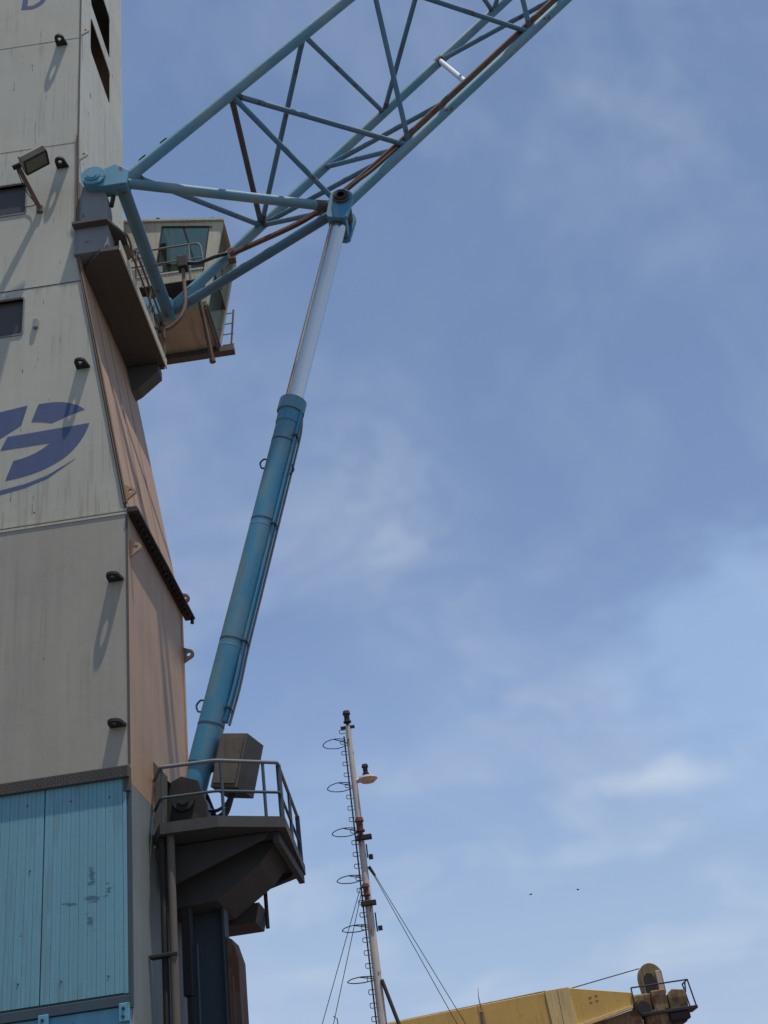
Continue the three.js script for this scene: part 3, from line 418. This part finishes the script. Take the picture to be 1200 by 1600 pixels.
/* ---------- luffing cylinder ---------- */
{
  const Q = V(-3.87, 7.32, -18), P = lowAt(3.48), ax = P.clone().sub(Q), len = ax.length(); ax.normalize(); const at = d => Q.clone().addScaledVector(ax, d), side = V(ax.y, -ax.x, 0), zz = V(0, 0, 1);
  const t = thing('luffing_cylinder', 'long blue hydraulic cylinder with bright chrome rod holding up the boom', 'hydraulic cylinder', [-3.87, 7.32, -18]);
  const dC = 8.0;
  part('barrel', tube(at(0.75), at(dC), 0.228, 0.228, 48), MAT.barrel, t);
  part('gland', [tube(at(dC - 0.02), at(dC + 0.26), 0.276, 0.276, 40), tube(at(dC - 0.3), at(dC - 0.02), 0.242, 0.242, 40)], MAT.barrel, t);
  for (const d of [dC - 0.75, 5.45, 2.98, 1.4]) part('weld_ring', tube(at(d), at(d + 0.035), 0.232, 0.232, 40), MAT.railBlue, t);
  for (const d of [5.33, 2.86]) part('paint_line', tube(at(d), at(d + 0.025), 0.2305, 0.2305, 40), MAT.hinge, t);
  part('rod', tube(at(dC + 0.3), at(len - 0.45), 0.184, 0.184, 48), MAT.rod, t);
  // rod end fork with its pin
  const loc = (u, v, w) => P.clone().addScaledVector(side, u).addScaledVector(ax, v).addScaledVector(zz, w);
  const fork = (w0, w1, e) => { const s = new THREE.Shape(); s.moveTo(-0.23, -e + 0.06); s.lineTo(-0.17, -e); s.lineTo(0.17, -e); s.lineTo(0.23, -e + 0.06); s.lineTo(0.255, 0.02); s.absarc(0, 0.02, 0.255, 0, Math.PI); s.lineTo(-0.23, -e + 0.06); const g = ext(s, w1 - w0, 0.008); g.applyMatrix4(new THREE.Matrix4().makeBasis(side, ax, zz.clone())); g.translate(P.x, P.y, P.z + w0); return uvBox(g); };
  const f = part('rod_fork', [fork(0.205, 0.3, 0.58), fork(-0.46, -0.36, 0.6), (() => { const g = new THREE.BoxGeometry(0.4, 0.16, 0.72); g.applyMatrix4(new THREE.Matrix4().makeBasis(side, ax, zz.clone())); const c = loc(0, -0.48, -0.08); g.translate(c.x, c.y, c.z); return uvBox(g); })()], MAT.barrel, t);
  part('pin', tube(loc(0, 0.02, -0.6), loc(0, 0.02, 0.4), 0.15, 0.15, 28), MAT.dark, f);
  part('pin_cap', [tube(loc(0, 0.02, 0.37), loc(0, 0.02, 0.4), 0.09, 0.08, 6), tube(loc(0, 0.02, 0.3), loc(0, 0.02, 0.37), 0.19, 0.19, 28)], MAT.under, f);
  for (let k = 0; k < 8; k++) { const a = k * Math.PI / 4; part('bolt', tube(loc(0.14 * Math.cos(a), 0.02 + 0.14 * Math.sin(a), 0.365), loc(0.14 * Math.cos(a), 0.02 + 0.14 * Math.sin(a), 0.395), 0.025, 0.025, 6), MAT.dark, f); }
  // oil pipes down the right flank
  for (const [o, z, r] of [[0.235, 0.1, 0.03], [0.262, 0.02, 0.028], [0.29, -0.08, 0.024]]) {
    const pt = d => at(d).addScaledVector(side, o).add(V(0, 0, z)); part('oil_pipe', curve([at(dC - 0.02).addScaledVector(side, 0.23).add(V(0, 0, z)), pt(dC - 0.5), pt(6), pt(4), pt(2.9), pt(2.2).addScaledVector(side, 0.02), pt(1.5)], r, 60, 8), o === 0.29 ? MAT.steel : MAT.barrel, t);
  }
  for (const d of [1.75, 3.0, 5.4, 7.4]) part('pipe_clamp', (() => { const g = new THREE.BoxGeometry(0.09, 0.03, 0.3); g.applyMatrix4(new THREE.Matrix4().makeBasis(side, ax, zz.clone())); const c = at(d).addScaledVector(side, 0.25).add(V(0, 0, 0.02)); g.translate(c.x, c.y, c.z); return uvBox(g); })(), MAT.railBlue, t);
  const eye = (d, s) => { const c = at(d).addScaledVector(side, s * 0.222); part('tie_eye', curve([V(0, -0.1, 0), V(0.07, -0.1, 0), V(0.12, 0, 0), V(0.07, 0.1, 0), V(0, 0.1, 0)].map(p => c.clone().addScaledVector(side, s * p.x).addScaledVector(ax, p.y)), 0.018, 24, 6), MAT.railBlue, t); };
  eye(6.75, -1); eye(6.68, 1); eye(1.75, -1);
  // base eye in its fork
  part('base_eye', [tube(at(0.08), at(0.62), 0.2, 0.2, 32), tube(at(0.6), at(0.78), 0.2, 0.228, 32), tube(Q.clone().add(V(0, 0, -0.3)), Q.clone().add(V(0, 0, 0.3)), 0.29, 0.29, 36)], MAT.barrel, t);
  part('base_pin', [tube(Q.clone().add(V(0, 0, 0.3)), Q.clone().add(V(0, 0, 0.5)), 0.18, 0.18, 28), tube(Q.clone().add(V(0, 0, 0.5)), Q.clone().add(V(0, 0, 0.53)), 0.1, 0.1, 6)], MAT.dark, t);
  for (const z of [0.32, -0.44]) part('base_fork', exXY(poly([[-4.31, 6.66], [-3.5, 6.66], [-3.52, 7.25], [-3.64, 7.62], [-3.9, 7.72], [-4.31, 7.55]]), Q.z + z, 0.12, 0.008), MAT.dark, t);
}

/* ---------- service platform at the cylinder base ---------- */
const FY = 6.6;
{
  const t = thing('service_platform', 'dark steel service platform with pipe handrail around the cylinder base', 'platform', [-3.2, FY, -17.8]);
  const out = [[-4.29, -17.3], [-4.06, -16.75], [-3.2, -16.8], [-2.26, -17.35], [-2.38, -20.5], [-3.3, -21.3], [-4.0, -20.8], [-4.29, -20]];
  part('deck', exXZ(poly(out), FY, 0.05, 0.003), MAT.platformShadePaint, t);
  for (let i = 0; i < 5; i++) { const [a, b] = [out[i], out[i + 1]], A = V(a[0], FY, a[1]), B = V(b[0], FY, b[1]), d = B.clone().sub(A), g = new THREE.BoxGeometry(d.length() + 0.012, 0.17, 0.014); g.rotateY(Math.atan2(-d.z, d.x)); g.translate((A.x + B.x) / 2, FY + 0.075, (A.z + B.z) / 2); const n = V(-d.z, 0, d.x).normalize().multiplyScalar(i < 1 ? 0.009 : 0.009); part('toe_board', uvBox(g.translate(n.x, 0, n.z)), MAT.platformShadePaint, t); }
  // box girder below, tapering to the tower
  part('girder', [exXY(poly([[-4.29, 5.75], [-3.5, 5.8], [-2.8, 6.25], [-2.5, 6.58], [-4.29, 6.58]]), -19.5, 1.5, 0.006)], MAT.platformShadePaint, t);
  for (const [z, w] of [[-17.5, 0.05], [-20.2, 0.05]]) part('rib', exXY(poly([[-4.25, 5.95], [-3.9, 6.05], [-2.6, 6.5], [-2.55, 6.58], [-4.25, 6.58]]), z, w, 0.003), MAT.platformShadePaint, t);
  part('edge_beam', rbox(-2.48, -2.38, 6.42, 6.59, -20.4, -17.5, 0.008), MAT.platformShadePaint, t);
  part('lower_tray', exXY(poly([[-4.0, 5.75], [-3.2, 5.75], [-3.12, 6.05], [-4.0, 6.05]]), -20.6, 0.9, 0.006), MAT.platformShadePaint, t);
  part('tray_post', tube(V(-3.1, 5.75, -20.4), V(-3.1, 6.6, -20.4), 0.035), MAT.platformShadePaint, t);
  // handrail
  const hr = (h) => [V(-4.29, FY + h, -17.35), V(-4.06, FY + h, -16.79), V(-3.2, FY + h, -16.84), V(-2.3, FY + h, -17.37), V(-2.42, FY + h, -20.45)];
  part('handrail', polyline(hr(1.05), 0.029, 10), MAT.rail, t, 'worn pipe top rail'); part('handrail', polyline(hr(0.56), 0.023, 8), MAT.railBlue, t);
  const post = (x, z, r = 0.026) => part('post', tube(V(x, FY + 0.02, z), V(x, FY + 1.05, z), r), MAT.railBlue, t);
  post(-4.04, -16.8, 0.018); post(-3.12, -16.89); post(-2.52, -17.25); post(-2.305, -17.5, 0.042); post(-2.36, -19.0, 0.028); post(-2.42, -20.45, 0.042);
}
{
  const t = thing('support_column', 'blue steel column standing behind pipes under the service platform', 'column', [-3.72, 0, -18.9]);
  part('web', box(-4.03, -3.55, 0, 5.85, -18.75, -18.7), MAT.railBlue, t); part('flange', [box(-4.07, -4.03, 0, 5.85, -18.9, -18.55), box(-3.55, -3.51, 0, 5.85, -18.9, -18.55)], MAT.railBlue, t); part('base_plate', rbox(-4.0, -3.4, 0, 0.05, -19.0, -18.45, 0.01), MAT.dark, t);
}
{
  const t = thing('rusty_duct', 'rust brown duct with a sloped top, rightmost under the platform', 'duct', [-3.4, 0, -18.95]);
  part('duct', exXY(poly([[-3.5, 0], [-3.33, 0], [-3.33, 5.0], [-3.42, 5.3], [-3.5, 5.35]]), -19.2, 0.6, 0.006), MAT.rustRail, t);
  part('cover_strip', rbox(-3.44, -3.41, 0, 4.75, -18.6, -18.585, 0.004), MAT.brown, t);
}
{
  const t = thing('drain_pipe', 'grey brown vertical pipe on the tower side below the platform', 'pipe', [-3.98, 0, -16.9]);
  part('pipe', [tube(V(-3.95, 0, -16.9), V(-3.95, 4.9, -16.9), 0.062), tube(V(-3.95, 4.9, -16.9), V(-3.95, FY, -16.9), 0.058)], MAT.boxPaint, t);
  part('pipe', tube(V(-4.09, 0, -16.95), V(-4.09, FY, -16.95), 0.05), MAT.dark, t);
  part('clamp', rbox(-4.3, -3.89, 4.85, 4.9, -17.0, -16.82, 0.01), MAT.dark, t); part('clamp', rbox(-4.3, -3.89, 2.2, 2.25, -17.0, -16.82, 0.01), MAT.dark, t);
}
{
  const t = thing('cable_trunk', 'dark cable trunk hanging under the service platform', 'cable trunk', [-3.95, 0, -18.1]);
  part('trunk', [rbox(-4.06, -3.92, 4.45, 5.74, -18.1, -17.9, 0.01), rbox(-4.02, -3.94, 0, 4.45, -18.1, -17.95, 0.01)], MAT.dark, t);
  part('cable', tube(V(-3.86, 0, -18.05), V(-3.86, 5.2, -18.05), 0.022, 0.022, 8), MAT.railBlue, t);
}
{
  const t = thing('valve_box', 'dull grey brown steel box in front of the cylinder base', 'equipment box', [-2.95, 7.0, -17.2]);
  const s = poly([[-3.28, 7.42], [-2.86, 7.22], [-2.56, 7.34], [-2.62, 7.95], [-2.72, 8.2], [-3.02, 8.24]]);
  const q = new THREE.Matrix4();
  const g = new RoundedBoxGeometry(0.5, 0.92, 0.6, 1, 0.012); g.rotateY(-0.3); g.rotateZ(-0.26); g.translate(-3.04, 7.9, -17.95); part('casing', uvBox(g), MAT.boxPaint, t);
  const d = new RoundedBoxGeometry(0.42, 0.8, 0.02, 1, 0.006); d.translate(0, 0, 0.315); d.rotateY(-0.3); d.rotateZ(-0.26); d.translate(-3.04, 7.9, -17.95); part('door', uvBox(d), MAT.boxPaint, t);
  part('mount', tube(V(-3.15, 7.75, -18.05), V(-3.6, 8.0, -18.0), 0.05), MAT.dark, t);
  for (const k of [0, 1, 2]) part('hose', curve([V(-3.12, 7.55 - k * 0.03, -17.95), V(-3.25, 7.3 - k * 0.08, -17.95), V(-3.42, 7.2 - k * 0.1, -17.95), V(-3.62, 7.25 - k * 0.12, -17.98)], 0.03, 24, 8), MAT.rubber, t);
}

/* ---------- operator's cab ---------- */
{
  const t = thing('operator_cab', 'cream crane operator cab with green glass behind the boom foot', 'crane cab', [-4.2, 20.7, -21.6]);
  const zc = -20.8, zb = -22.45, y0 = 20.7, y1 = 23.48, xl = -5.75, xt = -3.05, xb = -3.58;
  const win = [[-4.83, 21.95], [-3.6, 21.88], [-3.38, 23.36], [-4.6, 23.6]], yl = 23.96, shear = g => { const p = g.attributes.position; for (let i = 0; i < p.count; i++) p.setY(i, p.getY(i) + (xt - p.getX(i)) * (yl - y1) / (xt - xl)); g.computeVertexNormals(); return g; };
  part('near_wall', exXY(poly([[xl, y0], [xb, y0], [xt, y1], [xl, yl]], [win]), zc - 0.05, 0.05, 0.002), MAT.cream, t);
  part('far_wall', exXY(poly([[xl, y0], [xb, y0], [xt, y1], [xl, yl]], [[[-5.0, 21.3], [-3.6, 21.3], [-3.25, 23.3], [-5.0, 23.3]]]), zb, 0.05), MAT.cream, t);
  part('far_pane', exXY(poly([[-5.0, 21.3], [-3.6, 21.3], [-3.25, 23.3], [-5.0, 23.3]]), zb + 0.02, 0.008), MAT.glass, t);
  part('back_wall', box(xl - 0.05, xl, y0, yl, zb, zc), MAT.cream, t);
  const sky = [[-4.95, zc - 0.12], [-3.25, zc - 0.12], [-3.25, zb + 0.12], [-4.95, zb + 0.12]];
  part('roof', shear(exXZ(poly([[xl - 0.08, zc + 0.06], [xt + 0.06, zc + 0.06], [xt + 0.06, zb - 0.06], [xl - 0.08, zb - 0.06]], [sky]), y1 + 0.003, 0.06, 0.004)), MAT.cream, t);
  part('added_roof_window', shear(exXZ(poly(sky.map(([a, b]) => [a, b])), y1 + 0.03, 0.008)), MAT.glass, t);  // skylight and its bar are added to brighten the cab interior
  part('added_roof_bar', shear(rbox(-4.12, -4.06, y1 + 0.005, y1 + 0.05, zb + 0.12, zc - 0.12, 0.005)), MAT.cream, t);
  part('floor', box(xl, xb - 0.02, y0 - 0.06, y0 - 0.003, zb, zc), MAT.tanCab, t);
  part('side_window', exXY(poly(win), zc - 0.035, 0.01), MAT.glass, t, 'green tinted side window');
  part('window_trim', [...win.map((a, i) => { const b = win[(i + 1) % 4]; return tube(V(a[0], a[1], zc + 0.003), V(b[0], b[1], zc + 0.003), 0.018, 0.018, 8); })], MAT.dark, t);
  // raked front glazing with posts
  const X = y => xb + (y - y0) / (y1 - y0) * (xt - xb);
  const fg = exZY(poly([[zb + 0.08, y0 + 0.04], [zc - 0.1, y0 + 0.04], [zc - 0.1, y1 - 0.06], [zb + 0.08, y1 - 0.06]]), 0, 0.01); { const p = fg.attributes.position; for (let i = 0; i < p.count; i++) p.setX(i, p.getX(i) + X(p.getY(i)) - 0.012); } part('front_window', fg, MAT.glass, t, 'tall green raked front window');
  for (const z of [zc - 0.05, zb + 0.05]) part('front_post', tube(V(X(y0), y0, z), V(X(y1), y1, z), 0.05, 0.05, 10), MAT.cream, t);
  part('front_rail', [tube(V(X(21.9), 21.9, zc), V(X(21.9), 21.9, zb), 0.025, 0.025, 8), tube(V(X(y0), y0, zc), V(X(y0), y0, zb), 0.05, 0.05, 8)], MAT.brown, t);
  part('skirt', exZY(poly([[zb, y0 - 0.2], [zc, y0 - 0.14], [zc, y0], [zb, y0]]), xb - 0.05, 0.05), MAT.boxPaint, t);
  part('base_beam', [rbox(-5.75, -3.2, y0 - 0.24, y0 - 0.062, zb - 0.1, zb + 0.12, 0.01)], MAT.boxPaint, t);
  part('arm', rbox(-5.8, -5.0, 20.2, 20.62, -21.9, -21.2, 0.02), MAT.under, t);
  part('arm_bracket', rbox(-6.6, -5.76, 19.4, 22.2, -21.6, -19.6, 0.02), MAT.sideUp, t);
  // seat and console inside
  part('seat', [rbox(-4.75, -4.25, 21.3, 21.45, -21.9, -21.35, 0.04), rbox(-4.85, -4.7, 21.4, 22.3, -21.9, -21.35, 0.04)], MAT.rubber, t);
  part('blind', box(-4.95, -4.6, 21.75, 23.4, zc - 0.4, zc - 0.38), MAT.under, t);
  part('console', rbox(-4.2, -3.9, 20.75, 21.8, -22.2, -21.0, 0.03), MAT.under, t);
  part('wiper', [tube(V(X(21.95) + 0.03, 21.95, -21.7), V(X(22.75) + 0.03, 22.75, -21.3), 0.012, 0.012, 6), tube(V(X(22.4) + 0.03, 22.3, -21.15), V(X(23.1) + 0.03, 23.1, -21.45), 0.01, 0.01, 6)], MAT.black, t);
  // printed bars
  for (let k = 0; k < 3; k++) for (const [a, w] of [[-5.5 + k * 0.03, 0.24], [-5.2 + k * 0.03, 0.24]]) { const y = 22.92 - k * 0.17; part('painted_bar', exXY(poly([[a, y - 0.05], [a + w, y - 0.03], [a + w + 0.05, y + 0.06], [a + 0.03, y + 0.05]]), zc + 0.003, 0.002), MAT.print, t); }
  // side walkway
  part('walkway', box(-5.75, -3.52, 21.0, 21.04, -20.76, -20.2), MAT.dark, t);
  part('walkway_panel', box(-5.75, -4.5, 21.42, 21.62, -20.2, -20.185), MAT.steel, t);
  for (let k = 0; k < 44; k++) part('slat', box(-5.67 + k * 0.049, -5.64 + k * 0.049, 21.03, 21.33, -20.215, -20.195), MAT.cream, t);
  part('walkway_edge', box(-5.75, -3.5, 21.33, 21.38, -20.22, -20.18), MAT.cream, t);
  const wr = h => [V(-5.75, 21.1 + h, -20.2), V(-4.4, 21.1 + h, -20.2), V(-3.72, 21.1 + h, -20.2), V(-3.56, 21.05 + h, -20.2), V(-3.52, 20.9 + h, -20.2), V(-3.48, 20.45 + h, -20.2)];
  part('handrail', curve(wr(1.12), 0.024, 50, 8), MAT.rail, t); part('handrail', tube(V(-5.75, 21.72, -20.2), V(-3.5, 21.72, -20.2), 0.02), MAT.rail, t);
  for (const x of [-5.0, -3.82]) part('post', tube(V(x, 21.0, -20.2), V(x, 22.2, -20.2), 0.022), MAT.rail, t);
  part('drain', [tube(V(-3.72, 21.0, -20.3), V(-3.5, 18.9, -20.72), 0.05), tube(V(-3.5, 18.9, -20.72), V(-3.495, 18.82, -20.73), 0.075)], MAT.brown, t);
  // ladder rail at the far front corner
  part('grab_rail', [tube(V(-3.3, 20.5, zb), V(-3.15, 21.9, zb), 0.025), ...[20.75, 21.1, 21.45, 21.8].map(y => tube(V(-3.5, y, zb), V(-3.2, y, zb), 0.014))], MAT.brown, t);
  for (const [a, b, h] of [[-4.75, -4.66, 0.16], [-3.3, -3.24, 0.13]]) part('roof_lamp', shear(rbox(a, b, y1 + 0.055, y1 + h, -20.85, -20.77, 0.01)), MAT.dark, t);
}
{
  const t = thing('boom_hose', 'sagging hose and junction box in front of the operator cab', 'hose', [-4.1, 20.2, -19.7]);
  part('junction_box', [rbox(-4.02, -3.78, 20.95, 21.3, -19.85, -19.6, 0.02)], MAT.dark, t);
  part('cable_bundle', curve([V(-3.8, 21.13, -19.72), V(-3.5, 21.08, -19.72), V(-3.1, 21.2, -19.72), V(-2.75, 21.28, -19.75)], 0.045, 24, 8), MAT.rubber, t);
  part('hose', curve([V(-3.9, 21.0, -19.72), V(-3.88, 20.4, -19.7), V(-3.87, 19.75, -19.65), V(-4.0, 19.3, -19.6), V(-4.3, 19.05, -19.6), V(-4.65, 19.15, -19.6)], 0.045, 40, 10), MAT.brown, t);
  part('strap', rbox(-2.8, -2.62, 21.0, 21.35, -19.85, -19.65, 0.01), MAT.brown, t);
}

/* ---------- ship mast with caged ladder ---------- */
{
  const mx = -2.03, mz = -32, t = thing('signal_mast', 'slim off-white ship mast with hoop-caged ladder and stay wires', 'mast', [mx, 2.6, mz]);
  part('pole', [tube(V(mx, 2.6, mz), V(mx, 8.4, mz), 0.135, 0.105, 20), tube(V(mx, 8.4, mz), V(mx, 13.55, mz), 0.1, 0.082, 20)], MAT.mast, t);
  const lamp = (x, y, z, s, m, n = 'lamp') => part(n, [tube(V(x, y, z), V(x, y + 0.12 * s, z), 0.05 * s, 0.05 * s, 12), tube(V(x, y + 0.1 * s, z), V(x, y + 0.14 * s, z), 0.12 * s, 0.12 * s, 14), tube(V(x, y + 0.14 * s, z), V(x, y + 0.36 * s, z), 0.085 * s, 0.085 * s, 14), tube(V(x, y + 0.36 * s, z), V(x, y + 0.46 * s, z), 0.12 * s, 0.1 * s, 14)], m, t);
  lamp(mx, 13.55, mz, 1, MAT.black); part('crossbar', rbox(mx - 0.22, mx + 0.2, 13.46, 13.54, mz - 0.05, mz + 0.05, 0.01), MAT.dark, t);
  lamp(mx + 0.02, 10.2, mz + 0.16, 1.1, MAT.red); part('lamp_bracket', rbox(mx - 0.15, mx + 0.32, 10.08, 10.2, mz + 0.05, mz + 0.25, 0.01), MAT.dark, t);
  lamp(mx - 0.02, 8.45, mz + 0.16, 0.9, MAT.red); part('lamp_bracket', rbox(mx - 0.2, mx + 0.22, 8.28, 8.4, mz + 0.05, mz + 0.25, 0.01), MAT.dark, t);
  part('lamp_tray', [tube(V(mx + 0.4, 11.76, mz), V(mx + 0.4, 11.84, mz), 0.2, 0.29, 26), tube(V(mx + 0.4, 11.84, mz), V(mx + 0.4, 11.9, mz), 0.29, 0.27, 26), tube(V(mx, 11.84, mz), V(mx + 0.3, 11.84, mz), 0.07, 0.07, 10)], MAT.mast, t);
  lamp(mx + 0.36, 11.9, mz, 0.85, MAT.dark);
  part('fitting', [rbox(mx + 0.16, mx + 0.28, 9.55, 9.68, mz - 0.05, mz + 0.05, 0.01), tube(V(mx + 0.13, 9.6, mz), V(mx + 0.13, 9.98, mz), 0.02), rbox(mx + 0.18, mx + 0.3, 7.62, 7.74, mz - 0.05, mz + 0.05, 0.01), tube(V(mx + 0.15, 7.6, mz), V(mx + 0.15, 8.1, mz), 0.02)], MAT.dark, t);
  part('hoist_block', tube(V(mx + 0.13, 9.35, mz), V(mx + 0.27, 9.08, mz), 0.05, 0.035, 10), MAT.dark, t);
  // ladder: stile cable, D-shaped rungs, hoops
  part('stile', tube(V(mx - 0.16, 2.7, mz + 0.12), V(mx - 0.14, 13.2, mz + 0.1), 0.022, 0.022, 8), MAT.dark, t);
  for (let y = 4.7; y < 13.4; y += 0.33) part('rung', curve([V(mx - 0.08, y, mz + 0.14), V(mx - 0.25, y + 0.005, mz + 0.16), V(mx - 0.26, y + 0.1, mz + 0.14), V(mx - 0.24, y + 0.13, mz + 0.1), V(mx - 0.1, y + 0.12, mz + 0.08)], 0.012, 16, 5), MAT.under, t);
  for (let k = 0; k < 8; k++) { const y = 13.02 - k * 1.32; part('cage_hoop', curve([V(mx - 0.1, y + 0.02, mz + 0.32), V(mx - 0.42, y + 0.03, mz + 0.42), V(mx - 0.68, y + 0.02, mz + 0.3), V(mx - 0.8, y, mz + 0.05), V(mx - 0.68, y - 0.01, mz - 0.2), V(mx - 0.4, y - 0.01, mz - 0.32), V(mx - 0.1, y, mz - 0.2)], 0.014, 40, 6), MAT.dark, t); part('hoop_strut', tube(V(mx - 0.42, y + 0.02, mz + 0.42), V(mx - 0.08, y, mz + 0.02), 0.014, 0.014, 6), MAT.dark, t); }
  const wire = (a, b) => part('stay_wire', tube(a, b, 0.011, 0.011, 6), MAT.dark, t);
  wire(V(mx + 0.14, 9.34, mz), V(0.9, 2.6, mz)); wire(V(mx + 0.14, 9.38, mz - 0.1), V(1.22, 2.6, mz)); wire(V(mx - 0.16, 8.85, mz), V(-4.85, 2.6, mz)); wire(V(mx - 0.14, 8.75, mz), V(-4.32, 2.6, mz));
  part('brace', tube(V(mx + 0.12, 6.35, mz + 0.1), V(mx + 1.15, 2.6, mz + 0.6), 0.05, 0.05, 10), MAT.dark, t);
  part('whip_aerial', curve([V(-3.2, 2.6, mz), V(-3.2, 5.4, mz), V(-3.24, 5.6, mz), V(-3.3, 5.66, mz)], 0.014, 16, 6), MAT.dark, t);
}

/* ---------- yellow deck crane beyond the mast ---------- */
{
  const z = -50, t = thing('deck_crane', 'yellow box jib deck crane with pulley head at the lower right', 'deck crane', [7.9, 2.6, z]);
  part('jib', exXY(poly([[-14, 5.3], [3.62, 6.02], [3.62, 7.56], [-2.6, 7.29], [-14, 6.7]]), z - 0.6, 1.2, 0.02), MAT.yellow, t);
  part('top_strip', tube(V(-14, 6.74, z + 0.55), V(3.6, 7.6, z + 0.55), 0.045, 0.045, 6), MAT.yellowDirty, t);
  part('collar', exXY(poly([[3.64, 5.9], [4.62, 6.1], [4.52, 7.62], [3.56, 7.6]]), z - 0.66, 1.34, 0.015), MAT.yellowPale, t); part('collar_seam', box(4.05, 4.07, 6.0, 7.58, z + 0.695, z + 0.705), MAT.yellowDirty, t);
  part('jib_head', exXY(poly([[4.64, 6.2], [6.9, 6.6], [7.15, 6.78], [6.95, 7.08], [4.56, 7.58]]), z - 0.55, 1.1, 0.02), MAT.yellow, t);
  part('lower_flange', exXY(poly([[4.2, 5.98], [6.9, 6.5], [6.9, 6.6], [4.2, 6.12]]), z + 0.4, 0.34, 0.01), MAT.yellowPale, t);
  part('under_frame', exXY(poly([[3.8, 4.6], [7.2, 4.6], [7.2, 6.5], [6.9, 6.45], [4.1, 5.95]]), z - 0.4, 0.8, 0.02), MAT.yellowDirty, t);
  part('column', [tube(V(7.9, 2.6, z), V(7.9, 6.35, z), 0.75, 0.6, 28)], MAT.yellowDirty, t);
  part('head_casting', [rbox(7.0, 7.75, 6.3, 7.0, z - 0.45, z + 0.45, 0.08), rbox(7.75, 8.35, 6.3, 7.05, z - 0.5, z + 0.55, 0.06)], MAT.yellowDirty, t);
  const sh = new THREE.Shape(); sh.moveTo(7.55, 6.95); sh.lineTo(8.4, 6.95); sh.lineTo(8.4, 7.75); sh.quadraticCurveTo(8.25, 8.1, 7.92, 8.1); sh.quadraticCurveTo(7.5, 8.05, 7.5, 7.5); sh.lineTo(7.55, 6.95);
  part('sheave_housing', exXY(sh, z - 0.4, 0.7, 0.02), MAT.yellowDirty, t); part('painted_recess', exXY(poly([[7.66, 7.02], [8.06, 7.02], [8.08, 7.55], [7.98, 7.72], [7.78, 7.74], [7.66, 7.6]]), z + 0.31, 0.03), MAT.black, t); part('gear_casing', tube(V(7.35, 6.45, z - 0.5), V(7.35, 6.45, z + 0.6), 0.26, 0.26, 18), MAT.dark, t); part('winch_guard', rbox(8.3, 9.1, 5.85, 6.15, z - 0.5, z + 0.62, 0.04), MAT.dark, t); part('housing_rib', rbox(8.15, 8.36, 7.0, 7.78, z + 0.32, z + 0.42, 0.02), MAT.tanCab, t);  // black plate on the housing face paints in the dark of an opening
  part('platform', [rbox(7.2, 9.45, 6.16, 6.28, z - 0.7, z + 0.7, 0.02), rbox(8.2, 8.95, 5.75, 6.15, z - 0.5, z + 0.5, 0.04)], MAT.dark, t);
  part('motor', exXY(poly([[8.42, 6.3], [9.1, 6.3], [9.12, 6.9], [8.62, 6.98], [8.42, 6.8]]), z - 0.4, 0.9, 0.02), MAT.yellowDirty, t);
  part('railing', [tube(V(7.0, 7.25, z + 0.65), V(9.3, 7.25, z + 0.65), 0.03), tube(V(7.0, 6.25, z + 0.65), V(7.0, 7.25, z + 0.65), 0.03), tube(V(9.3, 7.25, z + 0.65), V(9.4, 6.28, z + 0.65), 0.03), tube(V(9.3, 7.25, z + 0.65), V(9.3, 7.25, z - 0.65), 0.03), tube(V(9.3, 7.25, z - 0.65), V(9.4, 6.28, z - 0.65), 0.03), tube(V(9.3, 7.25, z + 0.0), V(9.2, 6.85, z + 0.2), 0.03)], MAT.black, t);
  part('hoist_wire', tube(V(4.5, 7.62, z), V(7.6, 8.0, z), 0.022, 0.022, 6), MAT.dark, t);
  part('aerial', [tube(V(0.9, 7.25, z + 0.7), V(0.86, 7.75, z + 0.7), 0.03, 0.02, 6), tube(V(0.86, 7.75, z + 0.7), V(0.9, 8.1, z + 0.7), 0.016, 0.01, 6), tube(V(0.9, 6.5, z + 0.63), V(0.9, 7.2, z + 0.63), 0.1, 0.07, 8)], MAT.brown, t);
  for (const [x, y] of [[5.25, 7.1], [5.5, 7.14], [5.25, 6.92], [5.5, 6.95], [2.4, 6.55]]) part('cover_plate', rbox(x, x + 0.12, y, y + 0.05, z + 0.56, z + 0.58, 0.004), MAT.yellowDirty, t);
}

/* ---------- two birds ---------- */
for (const [x, y, z, a, lb] of [[6.05, 17.5, -80, 0.4, 'tiny dark bird in the sky, nearer the mast'], [9.3, 17.35, -80, -0.5, 'tiny dark bird in the sky, farther from the mast']]) {
  const t = thing('bird', lb, 'bird', [x, y, z], 'birds in the sky');
  const b = new THREE.SphereGeometry(0.07, 10, 8); b.scale(1.5, 0.5, 0.6); b.rotateY(a); b.translate(x, y, z);
  const wing = s => { const g = new THREE.BufferGeometry(); const p = [[0.07, 0, 0], [-0.07, 0, 0], [0.02, 0.09, s * 0.22], [0.02, 0.09, s * 0.22], [-0.07, 0, 0], [-0.08, 0.1, s * 0.24], [0.02, 0.09, s * 0.22], [-0.08, 0.1, s * 0.24], [-0.1, 0.05, s * 0.42]]; g.setAttribute('position', new THREE.BufferAttribute(new Float32Array(p.flat().map(v => v * 0.62)), 3)); g.setAttribute('uv', new THREE.BufferAttribute(new Float32Array(p.length * 2), 2)); g.computeVertexNormals(); g.rotateY(a); g.translate(x, y, z); return g; };
  part('body', b.toNonIndexed(), MAT.black, t); part('wing', wing(1), MAT.black, t); part('wing', wing(-1), MAT.black, t);
}

renderer.render(scene, camera);
